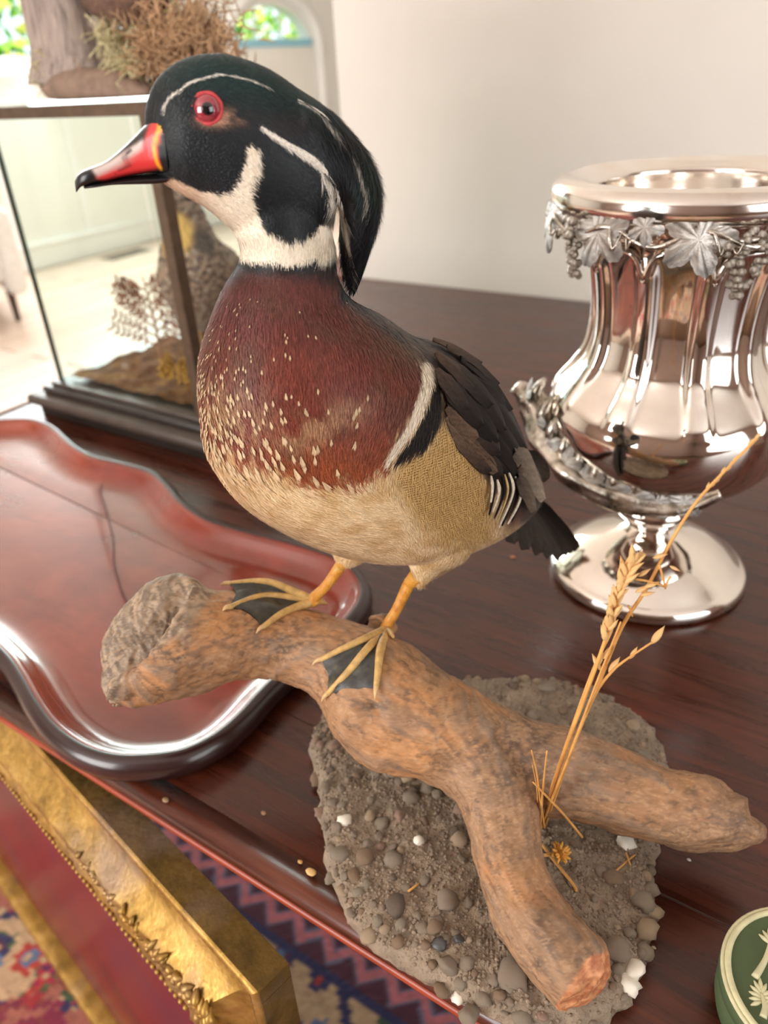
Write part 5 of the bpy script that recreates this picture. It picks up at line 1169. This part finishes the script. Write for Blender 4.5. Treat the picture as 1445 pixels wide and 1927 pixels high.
# ------------------------------------------------------------------ driftwood group on top of the case
def on_top():
    Z = CTOP; root = empty('driftwood_stump', (-.93, .70, Z)); tag(root, 'grey weathered driftwood stump standing on top of the glass case', 'driftwood')
    Yc = .70
    def P(x, y, Y=Yc): return onplane(np.array([0, Y, 0.]), np.array([0, 1., 0]), x, y)
    k = N('grey_wood'); v = k.coords((60, 60, 6)); f = k.noise(v, 3, 6, .6, .6); k.set(k.ramp(f, [(.3, lin(104, 90, 84)), (.5, lin(150, 134, 124)), (.72, lin(178, 160, 146))]), .8); k.bump(f, .6, .004); MG = k.m
    A = [P(20, -120), P(52, -40), P(72, 40), P(85, 100), P(86, 158)]; B = [P(140, -120), P(160, -30), P(186, 60), P(206, 112), P(228, 150)]
    a = catmull(A, 6); b = catmull(B, 6); c = (a+b)/2; u = (b-a)/2; th = np.linspace(0, 2*math.pi, 28, endpoint=False); yv = np.array([0, 1., 0]); R = c[:, None]+u[:, None]*np.cos(th)[None, :, None]+yv*np.linalg.norm(u, axis=1)[:, None, None]*.7*np.sin(th)[None, :, None]
    R = R*1.0; amp = 1+.06*np.sin(5*th)[None, :, None]+.04*np.sin(11*th)[None, :, None]; R = c[:, None]+(R-c[:, None])*amp
    R[..., 2] = np.maximum(R[..., 2], Z+.001); add('trunk', *rings_to_mesh(R), MG, root)
    br_ = [P(88, 162, .665), P(130, 158, .665), P(180, 160, .665), P(240, 168, .665), P(285, 172, .665)]; V, Fc = tube(br_, [.010, .020, .024, .020, .006], 20, 6); V[:, 2] = Z+.0005+np.maximum(0, V[:, 2]-(Z+.003))*.9; V += ((fbm(V, 80, 3, 99)-.5)*.006)[:, None]*np.array([1, 1, 0]); add('bark_slab', V, Fc, plain('bark', (132, 108, 92), .85, 0, .25, 60, .4), root)
    # moss tufts
    def tuft(name, pxs, rad, n, col, seed, label, catg):
        r = np.random.default_rng(seed); q = []
        for (x, y, Yq) in pxs:
            c0 = P(x, y, Yq)
            for i in range(n):
                d = r.normal(size=3); d /= np.linalg.norm(d); s0 = c0+d*rad*r.uniform(.1, .7); s1 = s0+r.normal(0, rad*.5, 3); s2 = s1+r.normal(0, rad*.4, 3)-np.array([0, 0, rad*.3]); qq = np.array([s0, s1, s2]); qq[:, 2] = np.maximum(qq[:, 2], Z+.002); q.append(tube(qq, [.0009, .0008, .0004], 4, 2, False))
        o = add(name, *join(*q), plain(name+str(seed), col, .9, 0, .3, 150)); o['kind'] = 'stuff'; tag(o, label, catg)
    tuft('lichen_moss', [(215, 95, .68), (235, 120, .68), (225, 70, .69), (250, 135, .67), (205, 60, .69)], .019, 70, (206, 194, 152), 31, 'cream lichen hanging on the stump above the glass case', 'moss')
    tuft('lichen_moss', [(92, 110, .67), (84, 140, .67), (95, 158, .67)], .013, 55, (206, 192, 142), 32, 'pale yellow lichen on the outer side of the grey stump', 'moss')
    # dried rust-brown fern/brush
    r = np.random.default_rng(41); c0 = P(300, 168, .70); c0[2] = Z+.004; broot = empty('dried_brush', c0); tag(broot, 'bushy rust brown dried brush behind the duck head on the case', 'dried plant')
    q = []; tw_ = []
    for i in range(2300):
        x = r.normal(335, 48); y = r.normal(95, 42); Y_ = r.uniform(.64, .76); p = P(x, y, Y_); d = r.normal(size=3)+np.array([.2, 0, .6]); d /= np.linalg.norm(d)
        if p[2] < Z+.012: continue
        q.append(tube([p, p+d*.010, p+d*.020+r.normal(0, .003, 3)], [.0006, .0009, .0003], 4, 1, False))
    o = add('foliage', *join(*q), plain('brush_rust', (184, 148, 112), .9, 0, .35, 40), broot); o['kind'] = 'stuff'
    for i in range(26):
        e = P(r.uniform(240, 440), r.uniform(-20, 110), r.uniform(.64, .76)); m_ = (c0+e)/2+r.normal(0, .012, 3); add('twig', *tube([c0+r.normal(0, .01, 3)*np.array([1, 1, 0]), m_, e], [.002, .0015, .0007], 5, 3), plain('twig_brown', (104, 78, 62), .85) if i == 0 else bpy.data.materials['twig_brown'], broot)
    # bird mount above: only its belly enters the picture
    bo = P(235, -40, .70); bb = empty('hanging_bird_mount', bo); tag(bb, 'dark brown feathered underside of a bird mount at the top of the stump', 'bird')
    V, Fc = tube([P(150, -45, .70), P(190, -25, .70), P(235, -20, .70), P(280, -30, .70), P(310, -60, .70)], [.012, .030, .034, .028, .01], 20, 6); o = add('belly', V, Fc, plain('brown_down', (104, 78, 64), .9, 0, .4, 120, .6), bb)
    for x in (205, 250): add('leg', *tube([P(x, -15, .70), P(x-8, 12, .70), P(x-22, 30, .695)], [.007, .0045, .004], 8, 3), plain('dark_leg', (70, 58, 50), .7), bb)
    add('perch_branch', *tube([P(150, 60, .70), P(200, 38, .70), P(260, 30, .70)], [.010, .008, .005], 10, 3), MG, bb)
on_top()

# ------------------------------------------------------------------ jasper box
def dish():
    c = onz(1530, 1858, .030); c[2] = 0; root = empty('jasperware_box', c); tag(root, 'sage green jasperware trinket box with cream tree relief near the table corner', 'trinket box')
    MG = plain('jasper_green', (74, 88, 56), .75, 0, .08, 90); MC = plain('jasper_cream', (206, 200, 160), .7, 0, .12, 120)
    r = .0405
    V, Fc = lathe([(0, 0), (r*.93, 0), (r*.97, .002), (r, .008), (r, .0185), (r*.985, .0195), (r*.99, .0205)], 80, None, c); add('box_body', V, Fc, MG, root)
    V, Fc = lathe([(r*.99, .0205), (r*1.01, .021), (r*1.012, .026), (r*.995, .0285), (r*.96, .0297), (r*.9, .0302), (0, .0306)], 80, None, c); add('lid', V, Fc, MG, root)
    for rr, w_ in ((r*.985, .0011), (r*.93, .0016)):
        P = [c+np.array([rr*math.cos(a), rr*math.sin(a), .0296 if rr > r*.95 else .0303]) for a in np.linspace(0, 2*math.pi, 65)]; add('rim_band', *tube(P, [w_]*65, 8, 1), MC, root)
    # relief trees: a curved trunk carrying a fan of slender leaves
    for (x, y, dx, dy, nl_) in ((1420, 1840, 30, -72, 7), (1436, 1915, -4, -46, 11), (1520, 1890, 8, -60, 11)):
        a = onz(x, y, .0305); b = onz(x+dx, y+dy, .0305); add('relief_trunk', *tube([a, (a+b)/2+np.array([.0012, 0, .0003]), b], [.0018, .0013, .0008], 8, 4), MC, root)
        ex = (b-a)/np.linalg.norm(b-a); ey = np.cross(np.array([0, 0, 1.]), ex); q = []
        for i in range(nl_):
            an = (i-(nl_-1)/2)*.42; d = ex*math.cos(an)+ey*math.sin(an); L_ = .0075*(1-.25*abs(math.sin(an))); s0 = b-ex*.002*abs(an); q.append(tube([s0, s0+d*L_*.5+np.array([0, 0, .0003]), s0+d*L_], [.0004, .0011, .0003], 7, 4))
        add('relief_leaves', *join(*q), MC, root)
dish()
# ------------------------------------------------------------------ crumbs on the table
sv, sf = icos(2)
for (x, y, s, col, lab) in ((585, 1641, .0032, (226, 184, 120), 'flat yellowish wood chip near the table edge by the gravel base'), (565, 1622, .0016, (206, 160, 100), 'small tan crumb next to the yellowish chip on the table edge'), (312, 1505, .0024, (150, 120, 90), 'curled brown husk on the table edge below the tray'), (496, 1530, .0018, (150, 116, 84), 'tiny brown crumb on the table between tray and gravel base'), (1404, 1762, .0016, (232, 220, 200), 'tiny white crumb on the plank seam beside the green box'), (1296, 1618, .0012, (220, 210, 200), 'white speck on the table behind the driftwood stub'), (1230, 1783, .0011, (210, 190, 170), 'pale speck on the table beside the gravel edge'), (965, 1048, .0022, (196, 132, 92), 'reddish crumb on the table below the duck tail')):
    p = onz(x, y, s*.35); f_ = 1+.5*(fbm(sv+x, 1.5, 2, 3)-.5); o = add('crumb', sv*f_[:, None]*s*np.array([1.2, .8, .38])+p, sf, plain('crumb_%d' % x, col, .7)); tag(o, lab, 'crumb')
# ------------------------------------------------------------------ furniture glimpsed beyond the table and in the silver
def armchair(loc, rz, col, label, name='armchair'):
    root = empty(name, loc); root.rotation_euler = (0, 0, rz); tag(root, label, 'chair'); m = plain(name+'_fabric', col, .9, 0, .1, 40); w_ = plain(name+'_leg', (66, 44, 32), .5)
    def p(n_, b, bev=.05):
        V, Fc = bbox(*b, bev, 4); o = link(bpy.data.objects.new(n_, make_mesh(V, Fc)), root); o.data.materials.append(m)
    p('seat', (-.36, .36, -.35, .35, .22, .45), .06); p('backrest', (-.38, .38, .25, .45, .2, .92), .07); p('armrest', (-.46, -.34, -.36, .36, .15, .62), .05); p('armrest', (.34, .46, -.36, .36, .15, .62), .05)
    for x in (-.36, .36):
        for y in (-.28, .34):
            V, Fc = lathe([(0, 0), (.016, 0), (.025, .18)], 12, None, (x, y, 0)); o = link(bpy.data.objects.new('leg', make_mesh(V, Fc)), root); o.data.materials.append(w_)
armchair((-4.70, 2.25, FL), math.radians(70), (226, 222, 216), 'pale upholstered chair at the edge of the far room')
def chest(x0, x1, y0, y1, h, label, nd=3):
    root = empty('wooden_chest', ((x0+x1)/2, (y0+y1)/2, FL)); tag(root, label, 'chest'); add('carcass', *bbox(x0, x1, y0, y1, FL+.06, FL+h, .006), M_TEDGE, root, False); add('top', *bbox(x0-.02, x1+.02, y0-.02, y1+.02, FL+h, FL+h+.025, .006), M_TEDGE, root, False)
    for x in (x0+.03, x1-.03):
        for y in (y0+.03, y1-.03): add('foot', *bbox(x-.025, x+.025, y-.025, y+.025, FL, FL+.06, .004), M_TEDGE, root, False)
    for i in range(nd):
        z = FL+.08+i*(h-.1)/nd; dw = add('drawer', *bbox(x0+.03, x1-.03, y0-.012, y0, z, z+(h-.1)/nd-.015, .003), M_TEDGE, root, False); sv, sf = icos(2); add('knob', sv*.014+np.array([(x0+x1)/2, y0-.025, z+(h-.1)/nd/2]), sf, M_BRONZE, dw)
chest(-1.86, -1.40, 2.2, 2.6, .52, 'brown wooden chest in the passage behind the table corner', 2)
